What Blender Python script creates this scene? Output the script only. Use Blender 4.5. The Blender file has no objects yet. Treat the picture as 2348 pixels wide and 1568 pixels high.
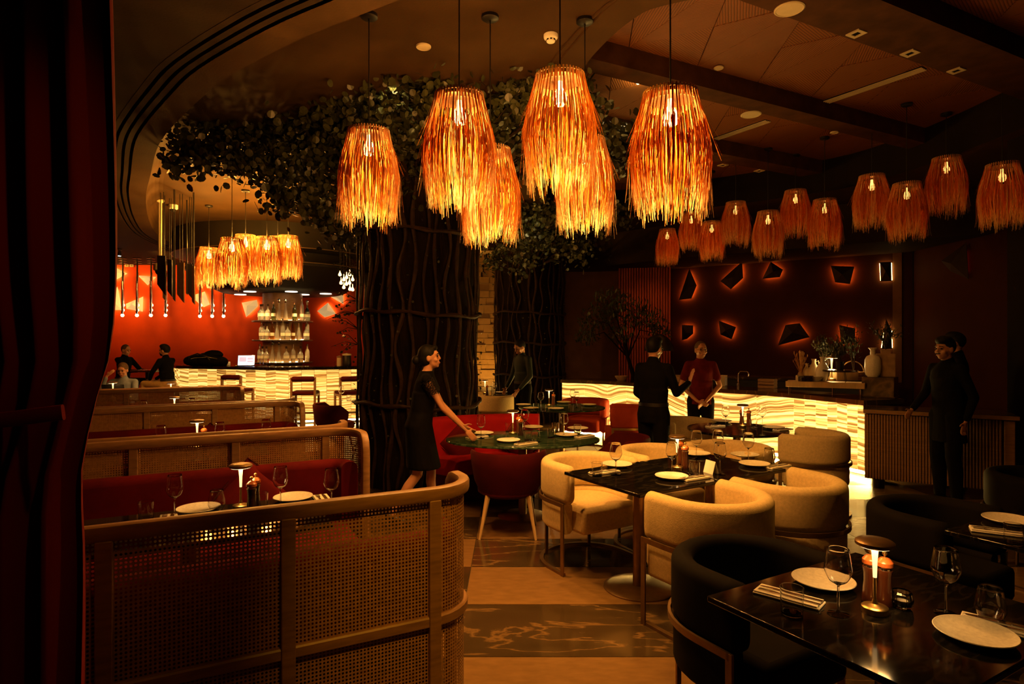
import bpy, bmesh, math, random
from mathutils import Vector, Matrix, noise
sc = bpy.context.scene
R = math.radians
PI = math.pi
# ------------------------------------------------------------------ camera
FP, CX, CY, EYE = 1400.0, 1174.0, 784.0, 1.65
cam_d = bpy.data.cameras.new('camera')
cam_d.sensor_width = 36.0
cam_d.lens = 36.0 * FP / 2348.0
cam_d.clip_start = 0.05
cam = bpy.data.objects.new('camera', cam_d)
sc.collection.objects.link(cam)
cam.location = (0, 0, EYE)
cam.rotation_euler = (R(90), 0, 0)
sc.camera = cam
# ------------------------------------------------------------------ world, exposure
w = bpy.data.worlds.new('world')
sc.world = w
w.use_nodes = True
w.node_tree.nodes['Background'].inputs[0].default_value = (0.0012, 0.0007, 0.0004, 1)
w.node_tree.nodes['Background'].inputs[1].default_value = 1.0
sc.view_settings.view_transform = 'Standard'
sc.view_settings.look = 'None'
sc.view_settings.gamma = 1.0
sc.view_settings.use_curve_mapping = False
sc.view_settings.exposure = 0.0
cy = sc.cycles
cy.max_bounces = 12
cy.diffuse_bounces = 2
cy.glossy_bounces = 3
cy.transmission_bounces = 10
cy.transparent_max_bounces = 8
cy.caustics_reflective = False
cy.caustics_refractive = False
cy.sample_clamp_indirect = 3.0
# ------------------------------------------------------------------ lights of the room
WARM = (1.0, 0.42, 0.030)
AMB = (1.0, 0.36, 0.05)
def P(px, py, Y):
    return Vector(((px - CX) * Y / FP, Y, EYE - (py - CY) * Y / FP))
def F(px, py, z=0.0):
    Y = (EYE - z) * FP / (py - CY)
    return Vector(((px - CX) * Y / FP, Y, z))
def spot(name, loc, tgt, power, size=60, blend=0.6, col=WARM, rad=0.05):
    d = bpy.data.lights.new(name, 'SPOT')
    d.energy = power; d.color = col; d.spot_size = R(size); d.spot_blend = blend; d.shadow_soft_size = rad
    o = bpy.data.objects.new(name, d); sc.collection.objects.link(o)
    o.location = loc
    o.rotation_euler = (Vector(tgt) - Vector(loc)).to_track_quat('-Z', 'Y').to_euler()
    return o
def point(name, loc, power, col=WARM, rad=0.03, parent=None):
    d = bpy.data.lights.new(name, 'POINT')
    d.energy = power; d.color = col; d.shadow_soft_size = rad
    o = bpy.data.objects.new(name, d); sc.collection.objects.link(o)
    o.location = loc; o.parent = parent
    return o
def area(name, loc, tgt, power, sx, sy, col=WARM):
    d = bpy.data.lights.new(name, 'AREA')
    d.energy = power; d.color = col; d.shape = 'RECTANGLE'; d.size = sx; d.size_y = sy
    o = bpy.data.objects.new(name, d); sc.collection.objects.link(o)
    o.location = loc
    o.rotation_euler = (Vector(tgt) - Vector(loc)).to_track_quat('-Z', 'Y').to_euler()
    return o
# unseen spots over tables and booths; curtain, cabinet and stool ones added to brighten them
spot('spot_cream_table', (0.5, 3.2, 3.95), (1.0, 4.2, 0.7), 105, 40, 0.8)
spot('spot_cream_table_right', (2.6, 4.4, 4.4), (1.7, 4.1, 0.7), 90, 44, 0.9)
spot('spot_cream_back', (2.0, 4.5, 4.4), (2.7, 6.1, 0.7), 110, 40, 0.9)
spot('spot_oval', (-0.35, 4.6, 3.95), (0.1, 5.9, 0.7), 125, 38, 0.9)
spot('spot_round', (0.8, 7.2, 3.95), (0.7, 8.7, 0.7), 170, 36, 0.9)
spot('spot_aisle', (0.1, 2.9, 3.95), (0.25, 4.5, 0.0), 42, 46, 0.9)
spot('spot_booth_back', (0.3, 0.9, 3.7), (-0.12, 2.70, 0.5), 290, 33, 1.0)
spot('spot_curtain', (-0.15, 1.15, 3.3), (-1.45, 1.64, 1.2), 15, 40, 1.0)
spot('spot_cabinet', (3.4, 5.4, 4.2), (4.35, 6.9, 0.5), 26, 40, 0.9)
spot('spot_stools', (-4.4, 9.9, 3.7), (-4.4, 11.8, 0.7), 90, 60, 0.9)
spot('spot_booth_table', (-0.7, 2.9, 3.7), (-0.8, 3.8, 0.7), 22, 36, 1.0)
spot('spot_booth_second', (-2.2, 4.7, 3.7), (-2.4, 5.2, 0.7), 60, 50, 0.9)
spot('spot_booth_third', (-3.2, 6.6, 3.7), (-3.5, 7.2, 0.7), 60, 50, 0.9)
spot('spot_black_table', (1.2, 1.3, 3.95), (1.25, 2.15, 0.75), 14, 34, 0.9)
spot('spot_bar_left', (-7.2, 10.8, 3.7), (-7.0, 11.6, 1.0), 60, 70, 0.9)
spot('spot_tree_left', P(900, 182, 5.5), P(915, 300, 5.95), 95, 110, 0.8, (1, 0.72, 0.28), 0.03)
spot('spot_tree_right', P(1215, 440, 9.6), P(1222, 540, 10.6), 80, 46, 0.8, (1, 0.75, 0.30))
point('spot_tree_far', P(1468, 200, 6.6), 8, (1, 0.72, 0.3), 0.03)
for k in range(5):
    X = -10.2 + k * 2.1
    spot('red_wall_washer', (X, 13.4 if abs(X + 5) < 2.5 else 13.9, 3.45 if abs(X + 5) < 2.5 else 3.66), (X, 16.3, 3.25), 740, 76, 1.0, (1.0, 0.48, 0.07), 0.35)
for k in range(6):
    a = 2 * PI * k / 6 + 0.3
    spot('bar_canopy_spot', (-5.26 + 1.0 * math.cos(a), 14 + 1.0 * math.sin(a), 2.70), (-5.26 + 0.55 * math.cos(a), 14 + 0.55 * math.sin(a), 1.2), 120, 80, 0.8, (1, 0.60, 0.18))
spot('fluted_wall_spot', (3.1, 12.2, 3.3), (3.0, 13.6, 2.0), 30, 70, 0.9, (1.0, 0.30, 0.08))
spot('lit_pillar_spot', (-0.60, 13.3, 0.35), (-0.60, 14.4, 2.0), 200, 100, 0.9, (1, 0.50, 0.08))

# ------------------------------------------------------------------ materials
def newmat(name):
    m = bpy.data.materials.new(name); m.use_nodes = True
    nt = m.node_tree
    return m, nt, nt.nodes['Principled BSDF']
def pm(name, col, rough=0.6, metal=0.0, var=0.25, scale=12.0, bump=0.0, bscale=None, sheen=0.0, coat=0.0, spec=None, coord='Object', stretch=None):
    m, nt, b = newmat(name)
    if spec is None: spec = 0.06 if rough >= 0.7 else 0.15 if rough >= 0.5 else 0.5
    N, L = nt.nodes, nt.links
    tc = N.new('ShaderNodeTexCoord'); mp = N.new('ShaderNodeMapping')
    if stretch: mp.inputs['Scale'].default_value = stretch
    L.new(tc.outputs[coord], mp.inputs[0])
    nz = N.new('ShaderNodeTexNoise'); nz.inputs['Scale'].default_value = scale; nz.inputs['Detail'].default_value = 5
    L.new(mp.outputs[0], nz.inputs['Vector'])
    cr = N.new('ShaderNodeValToRGB')
    cr.color_ramp.elements[0].position = 0.3; cr.color_ramp.elements[1].position = 0.7
    cr.color_ramp.elements[0].color = (*[c * (1 - var) for c in col], 1)
    cr.color_ramp.elements[1].color = (*[min(1, c * (1 + var)) for c in col], 1)
    L.new(nz.outputs['Fac'], cr.inputs[0]); L.new(cr.outputs[0], b.inputs['Base Color'])
    b.inputs['Roughness'].default_value = rough; b.inputs['Metallic'].default_value = metal
    b.inputs['Specular IOR Level'].default_value = spec
    b.inputs['Sheen Weight'].default_value = sheen
    b.inputs['Coat Weight'].default_value = coat
    if sheen:
        b.inputs['Sheen Tint'].default_value = (*[min(1, c * 2 + .1) for c in col], 1)
    if bump:
        bp = N.new('ShaderNodeBump'); bp.inputs['Strength'].default_value = bump; bp.inputs['Distance'].default_value = 0.01
        n2 = N.new('ShaderNodeTexNoise'); n2.inputs['Scale'].default_value = bscale or scale * 4; n2.inputs['Detail'].default_value = 3
        L.new(mp.outputs[0], n2.inputs['Vector'])
        L.new(n2.outputs['Fac'], bp.inputs['Height']); L.new(bp.outputs[0], b.inputs['Normal'])
    return m
def em(name, col, s):
    m, nt, b = newmat(name)
    b.inputs['Base Color'].default_value = (*col, 1)
    b.inputs['Emission Color'].default_value = (*col, 1); b.inputs['Emission Strength'].default_value = s
    return m
def glassmat(name, col=(1, 1, 1), rough=0.0):
    m, nt, b = newmat(name)
    b.inputs['Base Color'].default_value = (*col, 1); b.inputs['Roughness'].default_value = rough
    b.inputs['Transmission Weight'].default_value = 1.0; b.inputs['IOR'].default_value = 1.45
    return m
def marble(name, base, vein, scale=1.6, rough=0.16, thin=0.03, second=None):
    """polished stone: warped noise veins, offset per slab"""
    m, nt, b = newmat(name); N, L = nt.nodes, nt.links
    tc = N.new('ShaderNodeTexCoord'); oi = N.new('ShaderNodeObjectInfo')
    ml = N.new('ShaderNodeMath'); ml.operation = 'MULTIPLY'; ml.inputs[1].default_value = 40
    L.new(oi.outputs['Random'], ml.inputs[0])
    ad = N.new('ShaderNodeVectorMath'); ad.operation = 'ADD'
    L.new(tc.outputs['Object'], ad.inputs[0]); L.new(ml.outputs[0], ad.inputs[1])
    mp = N.new('ShaderNodeMapping'); mp.inputs['Rotation'].default_value = (0, 0, 0.42); mp.inputs['Scale'].default_value = (.9, 3.4, 1)
    L.new(ad.outputs[0], mp.inputs[0])
    nz = N.new('ShaderNodeTexNoise'); nz.inputs['Scale'].default_value = scale; nz.inputs['Detail'].default_value = 7; nz.inputs['Distortion'].default_value = 0.5
    L.new(mp.outputs[0], nz.inputs['Vector'])
    s = N.new('ShaderNodeMath'); s.operation = 'SUBTRACT'; s.inputs[1].default_value = 0.5
    a = N.new('ShaderNodeMath'); a.operation = 'ABSOLUTE'
    L.new(nz.outputs['Fac'], s.inputs[0]); L.new(s.outputs[0], a.inputs[0])
    cr = N.new('ShaderNodeValToRGB')
    cr.color_ramp.elements[0].position = 0.0; cr.color_ramp.elements[0].color = (*vein, 1)
    cr.color_ramp.elements[1].position = thin; cr.color_ramp.elements[1].color = (*base, 1)
    if second:
        e = cr.color_ramp.elements.new(0.16); e.color = (*second, 1)
    L.new(a.outputs[0], cr.inputs[0]); L.new(cr.outputs[0], b.inputs['Base Color'])
    b.inputs['Roughness'].default_value = rough
    return m
def onyx(name, strength, slope=0.5, freq=9.0, warp=1.5, sway=0.0, lo=0.31):
    """back-lit banded onyx: the stone itself is the light source"""
    m, nt, b = newmat(name); N, L = nt.nodes, nt.links
    uv = N.new('ShaderNodeUVMap'); uv.uv_map = 'UVMap'
    nz = N.new('ShaderNodeTexNoise'); nz.inputs['Scale'].default_value = 1.3; nz.inputs['Detail'].default_value = 3
    L.new(uv.outputs[0], nz.inputs['Vector'])
    sx = N.new('ShaderNodeSeparateXYZ'); L.new(uv.outputs[0], sx.inputs[0])
    def math_(op, a, c):
        n = N.new('ShaderNodeMath'); n.operation = op
        for i, q in enumerate((a, c)):
            if isinstance(q, (int, float)): n.inputs[i].default_value = q
            else: L.new(q, n.inputs[i])
        return n.outputs[0]
    ph = math_('ADD', math_('MULTIPLY', sx.outputs[1], freq), math_('MULTIPLY', sx.outputs[0], slope * freq))
    ph = math_('ADD', ph, math_('MULTIPLY', nz.outputs['Fac'], warp))
    if sway:
        cu = N.new('ShaderNodeCombineXYZ'); L.new(sx.outputs[0], cu.inputs[0])
        n3 = N.new('ShaderNodeTexNoise'); n3.inputs['Scale'].default_value = 0.75; n3.inputs['Detail'].default_value = 1
        L.new(cu.outputs[0], n3.inputs['Vector']); ph = math_('ADD', ph, math_('MULTIPLY', n3.outputs['Fac'], sway))
    cb = N.new('ShaderNodeCombineXYZ'); L.new(ph, cb.inputs[1])
    L.new(math_('MULTIPLY', sx.outputs[0], 0.22), cb.inputs[0])
    band = N.new('ShaderNodeTexNoise'); band.inputs['Scale'].default_value = 0.9; band.inputs['Detail'].default_value = 6; band.inputs['Roughness'].default_value = 0.62
    L.new(cb.outputs[0], band.inputs['Vector'])
    cr = N.new('ShaderNodeValToRGB'); e = cr.color_ramp.elements
    e[0].position = lo; e[0].color = (0.10, 0.035, 0.004, 1)
    e[1].position = lo + .25; e[1].color = (1.0, 0.72, 0.23, 1)
    q = e.new(lo + .10); q.color = (0.40, 0.17, 0.027, 1)
    q = e.new(lo + .16); q.color = (0.88, 0.52, 0.10, 1)
    L.new(band.outputs['Fac'], cr.inputs[0])
    L.new(cr.outputs[0], b.inputs['Emission Color'])
    b.inputs['Emission Strength'].default_value = strength
    b.inputs['Base Color'].default_value = (0.55, 0.42, 0.25, 1)
    b.inputs['Roughness'].default_value = 0.12
    return m
def woodgrain(name, col, rough=0.5, scale=1.0, lines=26.0, uvmap=True, dark=0.45):
    m, nt, b = newmat(name); N, L = nt.nodes, nt.links
    tc = N.new('ShaderNodeTexCoord'); mp = N.new('ShaderNodeMapping')
    L.new(tc.outputs['UV' if uvmap else 'Object'], mp.inputs[0]); mp.inputs['Scale'].default_value = (scale, scale, scale)
    wv = N.new('ShaderNodeTexWave'); wv.bands_direction = 'Y'; wv.inputs['Scale'].default_value = lines; wv.inputs['Distortion'].default_value = 0.8
    wv.inputs['Detail'].default_value = 2
    L.new(mp.outputs[0], wv.inputs['Vector'])
    cr = N.new('ShaderNodeValToRGB')
    cr.color_ramp.elements[0].position = 0.08; cr.color_ramp.elements[1].position = 0.5
    cr.color_ramp.elements[0].color = (*[c * dark for c in col], 1); cr.color_ramp.elements[1].color = (*col, 1)
    L.new(wv.outputs['Fac'], cr.inputs[0]); L.new(cr.outputs[0], b.inputs['Base Color'])
    bp = N.new('ShaderNodeBump'); bp.inputs['Strength'].default_value = 0.35; bp.inputs['Distance'].default_value = 0.006
    L.new(wv.outputs['Fac'], bp.inputs['Height']); L.new(bp.outputs[0], b.inputs['Normal'])
    b.inputs['Roughness'].default_value = rough; b.inputs['Specular IOR Level'].default_value = 0.15
    return m
def raffia():
    m, nt, b = newmat('raffia'); N, L = nt.nodes, nt.links
    at = N.new('ShaderNodeAttribute'); at.attribute_name = 'tone'
    cr = N.new('ShaderNodeValToRGB'); e = cr.color_ramp.elements
    e[0].position = 0.0; e[0].color = (0.50, 0.12, 0.010, 1)
    e[1].position = 1.0; e[1].color = (0.98, 0.82, 0.50, 1)
    q = e.new(0.55); q.color = (0.86, 0.31, 0.035, 1)
    L.new(at.outputs['Fac'], cr.inputs[0])
    d = N.new('ShaderNodeBsdfDiffuse'); t = N.new('ShaderNodeBsdfTranslucent')
    L.new(cr.outputs[0], d.inputs[0]); L.new(cr.outputs[0], t.inputs[0])
    mx = N.new('ShaderNodeMixShader'); mx.inputs[0].default_value = 0.66
    L.new(d.outputs[0], mx.inputs[1]); L.new(t.outputs[0], mx.inputs[2])
    L.new(mx.outputs[0], N['Material Output'].inputs[0])
    N.remove(b)
    return m

M = {}
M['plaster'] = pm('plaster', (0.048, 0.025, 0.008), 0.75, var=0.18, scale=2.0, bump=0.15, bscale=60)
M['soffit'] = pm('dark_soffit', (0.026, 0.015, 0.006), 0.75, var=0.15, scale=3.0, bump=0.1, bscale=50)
M['black_gap'] = pm('black_gap', (0.004, 0.004, 0.004), 0.8)
M['grout'] = pm('grout', (0.06, 0.045, 0.03), 0.9)
M['beige'] = pm('beige_stone', (0.19, 0.108, 0.040), 0.24, var=0.14, scale=9.0, bump=0.04, bscale=40, stretch=(1, 2.5, 1))
M['darkmarble'] = marble('dark_marble', (0.055, 0.036, 0.018), (0.17, 0.10, 0.040), 1.0, 0.13, 0.014, (0.040, 0.026, 0.012))
M['granite'] = marble('black_granite', (0.004, 0.0035, 0.003), (0.014, 0.011, 0.008), 5.0, 0.10, 0.05)
M['granite'].node_tree.nodes['Principled BSDF'].inputs['Specular IOR Level'].default_value = 0.3
M['green'] = marble('green_marble', (0.016, 0.038, 0.022), (0.07, 0.11, 0.07), 4.0, 0.08, 0.05)
M['canopydark'] = pm('canopy_dark', (0.011, 0.008, 0.005), 0.5, var=0.1, scale=3.0)
M['redwall'] = pm('red_wall', (0.52, 0.046, 0.002), 0.65, var=0.08, scale=3.0, bump=0.1, bscale=90)
M['brownwall'] = pm('brown_wall', (0.036, 0.010, 0.004), 0.7, var=0.12, scale=3.0, bump=0.12, bscale=70)
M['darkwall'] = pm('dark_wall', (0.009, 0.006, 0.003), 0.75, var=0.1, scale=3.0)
M['clay'] = pm('clay_wall', (0.16, 0.075, 0.034), 0.8, var=0.2, scale=4.0, bump=0.2, bscale=40)
M['slatred'] = woodgrain('red_slat', (0.36, 0.075, 0.022), 0.45, 1.0, 8.0, False)
M['beam'] = pm('beam_wood', (0.060, 0.024, 0.008), 0.7, var=0.3, scale=6, stretch=(1, 1, 1))
M['panelwood'] = woodgrain('ceiling_panel_wood', (0.20, 0.066, 0.014), 0.5, 1.0, 13.0)
M['oak'] = pm('oak_frame', (0.26, 0.135, 0.050), 0.45, var=0.22, scale=10, stretch=(1, 1, 6), bump=0.08, bscale=60)
M['lightwood'] = pm('light_wood_leg', (0.60, 0.40, 0.18), 0.45, var=0.2, scale=14, stretch=(1, 1, 0.3))
M['cane'] = pm('woven_cane', (0.36, 0.185, 0.062), 0.55, var=0.25, scale=40)
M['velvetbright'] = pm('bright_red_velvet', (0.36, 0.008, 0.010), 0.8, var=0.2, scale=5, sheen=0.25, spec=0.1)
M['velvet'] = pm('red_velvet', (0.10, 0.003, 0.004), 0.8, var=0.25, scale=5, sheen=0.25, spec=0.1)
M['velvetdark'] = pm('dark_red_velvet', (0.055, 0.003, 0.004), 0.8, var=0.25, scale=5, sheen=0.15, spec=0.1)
M['orangered'] = pm('rust_velvet', (0.42, 0.050, 0.014), 0.75, var=0.2, scale=6, sheen=0.4, spec=0.2)
M['cream'] = pm('cream_boucle', (0.72, 0.54, 0.26), 0.9, var=0.10, scale=60, bump=0.25, bscale=260, sheen=0.2, spec=0.2)
M['blackfab'] = pm('black_velvet', (0.005, 0.0038, 0.0028), 0.85, var=0.2, scale=10, sheen=0.02, spec=0.1)
M['bronze'] = pm('bronze_metal', (0.30, 0.19, 0.09), 0.38, 0.9, var=0.15, scale=20)
M['brass'] = pm('brushed_brass', (0.62, 0.42, 0.17), 0.3, 1.0, var=0.12, scale=30)
M['chrome'] = pm('chrome', (0.7, 0.7, 0.7), 0.12, 1.0, var=0.03)
M['steel'] = pm('polished_steel', (0.75, 0.72, 0.66), 0.18, 1.0, var=0.05)
M['blackmetal'] = pm('black_metal', (0.012, 0.010, 0.009), 0.45, 0.4, var=0.2)
M['ceramic'] = pm('white_ceramic', (0.80, 0.74, 0.62), 0.25, var=0.05, scale=20)
M['stoneware'] = pm('speckled_stoneware', (0.74, 0.68, 0.55), 0.4, var=0.12, scale=90)
M['linen'] = pm('white_linen', (0.78, 0.72, 0.60), 0.85, var=0.06, scale=40, bump=0.2, bscale=300)
M['paper'] = pm('white_card', (0.85, 0.80, 0.70), 0.6, var=0.03)
M['glass'] = glassmat('clear_glass')
M['bottleclear'] = glassmat('clear_bottle', (0.97, 0.93, 0.82), 0.05)
M['bottleclear'].node_tree.nodes['Principled BSDF'].inputs['Transmission Weight'].default_value = 0.82
M['amberglass'] = glassmat('amber_glass', (0.85, 0.42, 0.10))
M['greenglass'] = glassmat('green_glass', (0.35, 0.55, 0.25))
M['grinderwood'] = pm('reddish_grinder_wood', (0.075, 0.019, 0.006), 0.28, var=0.25, scale=14, coat=0.4, stretch=(1, 1, 0.3))
M['grinderhead'] = pm('orange_red_grinder_head', (0.38, 0.095, 0.022), 0.25, var=0.15, scale=14, coat=0.5)
M['darkgrinder'] = pm('dark_grinder_wood', (0.035, 0.016, 0.010), 0.25, var=0.2, scale=14, coat=0.4)
M['curtain'] = pm('dark_red_curtain', (0.17, 0.006, 0.006), 0.8, var=0.25, scale=3, sheen=0.3, spec=0.1, stretch=(1, 1, 0.2))
M['bark'] = pm('bark', (0.009, 0.005, 0.002), 0.85, var=0.45, scale=7, bump=0.9, bscale=16, stretch=(3, 3, 0.5))
M['vine'] = pm('vine_wood', (0.030, 0.015, 0.005), 0.6, var=0.4, scale=16, bump=0.5, bscale=40)
M['leaf'] = pm('eucalyptus_leaf', (0.036, 0.038, 0.010), 0.42, var=0.5, scale=3.5)
M['leafdark'] = pm('small_dark_leaf', (0.035, 0.050, 0.020), 0.4, var=0.5, scale=4.0)
M['raffia'] = raffia()
M['frosted'] = em('frosted_lamp_tube', (1.0, 0.60, 0.20), 5.0)
M['frosted_dim'] = em('frosted_lamp_tube_dim', (1.0, 0.42, 0.09), 3.0)
M['bulb'] = em('warm_bulb', (1.0, 0.72, 0.32), 14.0)
M['bulbdim'] = em('warm_bulb_dim', (1.0, 0.50, 0.14), 7.0)
M['lampglow'] = em('table_lamp_glow', (1.0, 0.72, 0.36), 5.0)
M['stemglow'] = em('table_lamp_stem_glow', (1.0, 0.70, 0.32), 1.3)
M['led'] = em('led_strip', (1.0, 0.70, 0.28), 16.0)
M['ledfloor'] = em('floor_led_strip', (1.0, 0.58, 0.13), 330.0)
M['ledfaint'] = em('faint_red_led', (1.0, 0.06, 0.01), 1.6)
M['ledhot'] = em('bright_led', (1.0, 0.58, 0.16), 14.0)
M['ledred'] = em('amber_led', (1.0, 0.24, 0.03), 42.0)
M['ledcool'] = em('cool_led', (0.55, 0.8, 1.0), 25.0)
M['downlight'] = em('canopy_downlight', (1.0, 0.82, 0.62), 3.0)
M['onyx_right'] = onyx('onyx_right', 1.85, 0.10, 18.0, 2.2, 12.0, 0.375)
M['onyx_left'] = onyx('onyx_left', 1.35, 0.05, 24.0, 3.0, 0.0, 0.37)
M['onyx_end'] = onyx('onyx_right_end', 2.0, 0.05, 24.0, 3.0, 0.0, 0.35)
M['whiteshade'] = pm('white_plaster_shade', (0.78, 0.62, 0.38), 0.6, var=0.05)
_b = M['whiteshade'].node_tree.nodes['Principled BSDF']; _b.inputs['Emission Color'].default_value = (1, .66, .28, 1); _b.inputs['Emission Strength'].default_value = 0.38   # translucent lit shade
M['darkshade'] = pm('dark_metal_shade', (0.018, 0.009, 0.007), 0.6, var=0.2)
M['fixture'] = pm('cream_fixture', (0.55, 0.45, 0.28), 0.5, var=0.05)
M['skin'] = pm('skin', (0.50, 0.24, 0.13), 0.5, var=0.07, scale=9, spec=0.35)
M['skindark'] = pm('tan_skin', (0.36, 0.17, 0.09), 0.5, var=0.08, scale=9, spec=0.35)
M['hair'] = pm('black_hair', (0.005, 0.004, 0.003), 0.6, var=0.4, scale=30, stretch=(1, 1, 0.3), spec=0.15)
M['hairgrey'] = pm('cropped_grey_hair', (0.10, 0.065, 0.04), 0.6, var=0.3, scale=60)
M['hairfair'] = pm('fair_hair', (0.10, 0.055, 0.022), 0.55, var=0.3, scale=40)
M['blackcloth'] = pm('black_cloth', (0.0035, 0.003, 0.003), 0.9, var=0.3, scale=14, spec=0.08)
M['greencloth'] = pm('dark_green_shirt', (0.006, 0.014, 0.011), 0.7, var=0.3, scale=14, spec=0.3)
M['redcloth'] = pm('dark_red_polo', (0.10, 0.008, 0.007), 0.8, var=0.2, scale=14)
M['bluecloth'] = pm('grey_blue_shirt', (0.20, 0.24, 0.30), 0.85, var=0.15, scale=14)
M['khaki'] = pm('khaki_cloth', (0.42, 0.27, 0.12), 0.85, var=0.15, scale=14)
M['eye'] = pm('dark_eye', (0.012, 0.008, 0.006), 0.2)
M['lip'] = pm('lip', (0.30, 0.075, 0.05), 0.45)
M['lace'] = pm('black_lace', (0.010, 0.008, 0.008), 0.7)
M['screenwin'] = em('laptop_screen_window', (0.72, 0.62, 0.85), 0.7)
M['paperscreen'] = em('laptop_screen', (0.62, 0.72, 1.0), 1.6)
M['terracotta'] = pm('pot_clay', (0.40, 0.26, 0.14), 0.7, var=0.25, scale=12, bump=0.2, bscale=30)
M['straw'] = pm('dried_straw', (0.50, 0.27, 0.09), 0.8, var=0.3, scale=20)
M['bottlelabel'] = pm('bottle_label', (0.75, 0.66, 0.48), 0.6, var=0.1)

# ------------------------------------------------------------------ mesh tools
class MB:
    def __init__(s):
        s.v = []; s.f = []; s.uv = None; s.tone = None
    def add(s, vs, fs, T=None):
        k = len(s.v)
        s.v += [T @ Vector(p) for p in vs] if T is not None else [Vector(p) for p in vs]
        s.f += [tuple(i + k for i in f) for f in fs]
        return s
    def box(s, c, d, T=None):
        x, y, z = c; a, b, e = d[0] / 2, d[1] / 2, d[2] / 2
        vs = [(x + i * a, y + j * b, z + k * e) for k in (-1, 1) for j in (-1, 1) for i in (-1, 1)]
        return s.add(vs, [(0, 2, 3, 1), (4, 5, 7, 6), (0, 1, 5, 4), (2, 6, 7, 3), (0, 4, 6, 2), (1, 3, 7, 5)], T)
    def lathe(s, prof, n=24, T=None, sx=1.0, sy=1.0, closed=False):
        vs, fs, rows = [], [], []
        for r, z in prof:
            if r < 1e-6:
                rows.append([len(vs)]); vs.append((0, 0, z))
            else:
                rows.append(list(range(len(vs), len(vs) + n)))
                vs += [(r * sx * math.cos(2 * PI * i / n), r * sy * math.sin(2 * PI * i / n), z) for i in range(n)]
        prs = list(zip(rows, rows[1:]))
        if closed: prs.append((rows[-1], rows[0]))
        for a, b in prs:
            for i in range(n):
                j = (i + 1) % n
                if len(a) == 1 and len(b) == 1: continue
                if len(a) == 1: fs.append((a[0], b[j], b[i]))
                elif len(b) == 1: fs.append((a[i], a[j], b[0]))
                else: fs.append((a[i], a[j], b[j], b[i]))
        if not closed:
            if len(rows[0]) > 1: fs.append(tuple(reversed(rows[0])))
            if len(rows[-1]) > 1: fs.append(tuple(rows[-1]))
        return s.add(vs, fs, T)
    def cyl(s, a, b, ra, rb=None, n=12):
        a, b = Vector(a), Vector(b)
        T = Matrix.Translation(a) @ (b - a).to_track_quat('Z', 'Y').to_matrix().to_4x4()
        return s.lathe([(ra, 0), (ra if rb is None else rb, (b - a).length)], n, T)
    def ell(s, c, r, rot=None, n=14, m=8):
        prof = [(math.sin(PI * i / m), -math.cos(PI * i / m)) for i in range(m + 1)]
        prof[0] = (0, -1); prof[-1] = (0, 1)
        T = Matrix.Translation(Vector(c)) @ (rot.to_4x4() if rot is not None else Matrix()) @ Matrix.Diagonal((r[0], r[1], r[2], 1))
        return s.lathe(prof, n, T)
    def capsule(s, a, b, ra, rb, n=12):
        a, b = Vector(a), Vector(b); l = (b - a).length
        T = Matrix.Translation(a) @ (b - a).to_track_quat('Z', 'Y').to_matrix().to_4x4()
        pr = [(0, -ra)] + [(ra * math.cos(t), -ra * math.sin(t)) for t in (1.05, 0.5, 0)]
        pr += [(rb * math.cos(t), l + rb * math.sin(t)) for t in (0, 0.5, 1.05)] + [(0, l + rb)]
        return s.lathe(pr, n, T)
    def tube(s, pts, r, n=8, closed=False):
        pts = [Vector(p) for p in pts]; m = len(pts)
        rr = r if isinstance(r, (list, tuple)) else [r] * m
        vs, fs = [], []
        up = None
        for i, p in enumerate(pts):
            if closed: t = pts[(i + 1) % m] - pts[i - 1]
            else: t = pts[min(i + 1, m - 1)] - pts[max(i - 1, 0)]
            t.normalize()
            if up is None:
                up = Vector((0, 0, 1)) if abs(t.z) < 0.9 else Vector((1, 0, 0))
            a = t.cross(up)
            if a.length < 1e-4: a = t.cross(Vector((0, 1, 0.3)))
            a.normalize(); b = a.cross(t).normalized(); up = b
            vs += [p + (a * math.cos(2 * PI * k / n) + b * math.sin(2 * PI * k / n)) * rr[i] for k in range(n)]
        for i in range(m if closed else m - 1):
            j = (i + 1) % m
            for k in range(n):
                l = (k + 1) % n
                fs.append((i * n + k, i * n + l, j * n + l, j * n + k))
        if not closed:
            fs.append(tuple(reversed(range(n)))); fs.append(tuple(range((m - 1) * n, m * n)))
        return s.add(vs, fs)
    def sweep(s, pts, nrm, sec, scl=None, closed=False):
        """carry a 2-D section (across, up) along pts; nrm = the across direction at each point"""
        m, n = len(pts), len(sec); vs, fs = [], []
        for i in range(m):
            p = Vector(pts[i])
            if closed: t = Vector(pts[(i + 1) % m]) - Vector(pts[i - 1])
            else: t = Vector(pts[min(i + 1, m - 1)]) - Vector(pts[max(i - 1, 0)])
            t.normalize(); a = Vector(nrm[i]).normalized(); b = a.cross(t) * -1
            if b.length < 1e-5: b = Vector((0, 0, 1))
            b.normalize()
            k = scl[i] if scl else (1, 1)
            vs += [p + a * (q[0] * k[0]) + b * (q[1] * k[1]) for q in sec]
        for i in range(m if closed else m - 1):
            j = (i + 1) % m
            for k in range(n):
                l = (k + 1) % n
                fs.append((i * n + k, j * n + k, j * n + l, i * n + l))
        if not closed:
            fs.append(tuple(range(n))); fs.append(tuple(reversed(range((m - 1) * n, m * n))))
        return s.add(vs, fs)
    def prism(s, poly, z0, z1, T=None):
        n = len(poly)
        vs = [(p[0], p[1], z0) for p in poly] + [(p[0], p[1], z1) for p in poly]
        fs = [tuple(reversed(range(n))), tuple(range(n, 2 * n))] + [(i, (i + 1) % n, n + (i + 1) % n, n + i) for i in range(n)]
        return s.add(vs, fs, T)
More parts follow.
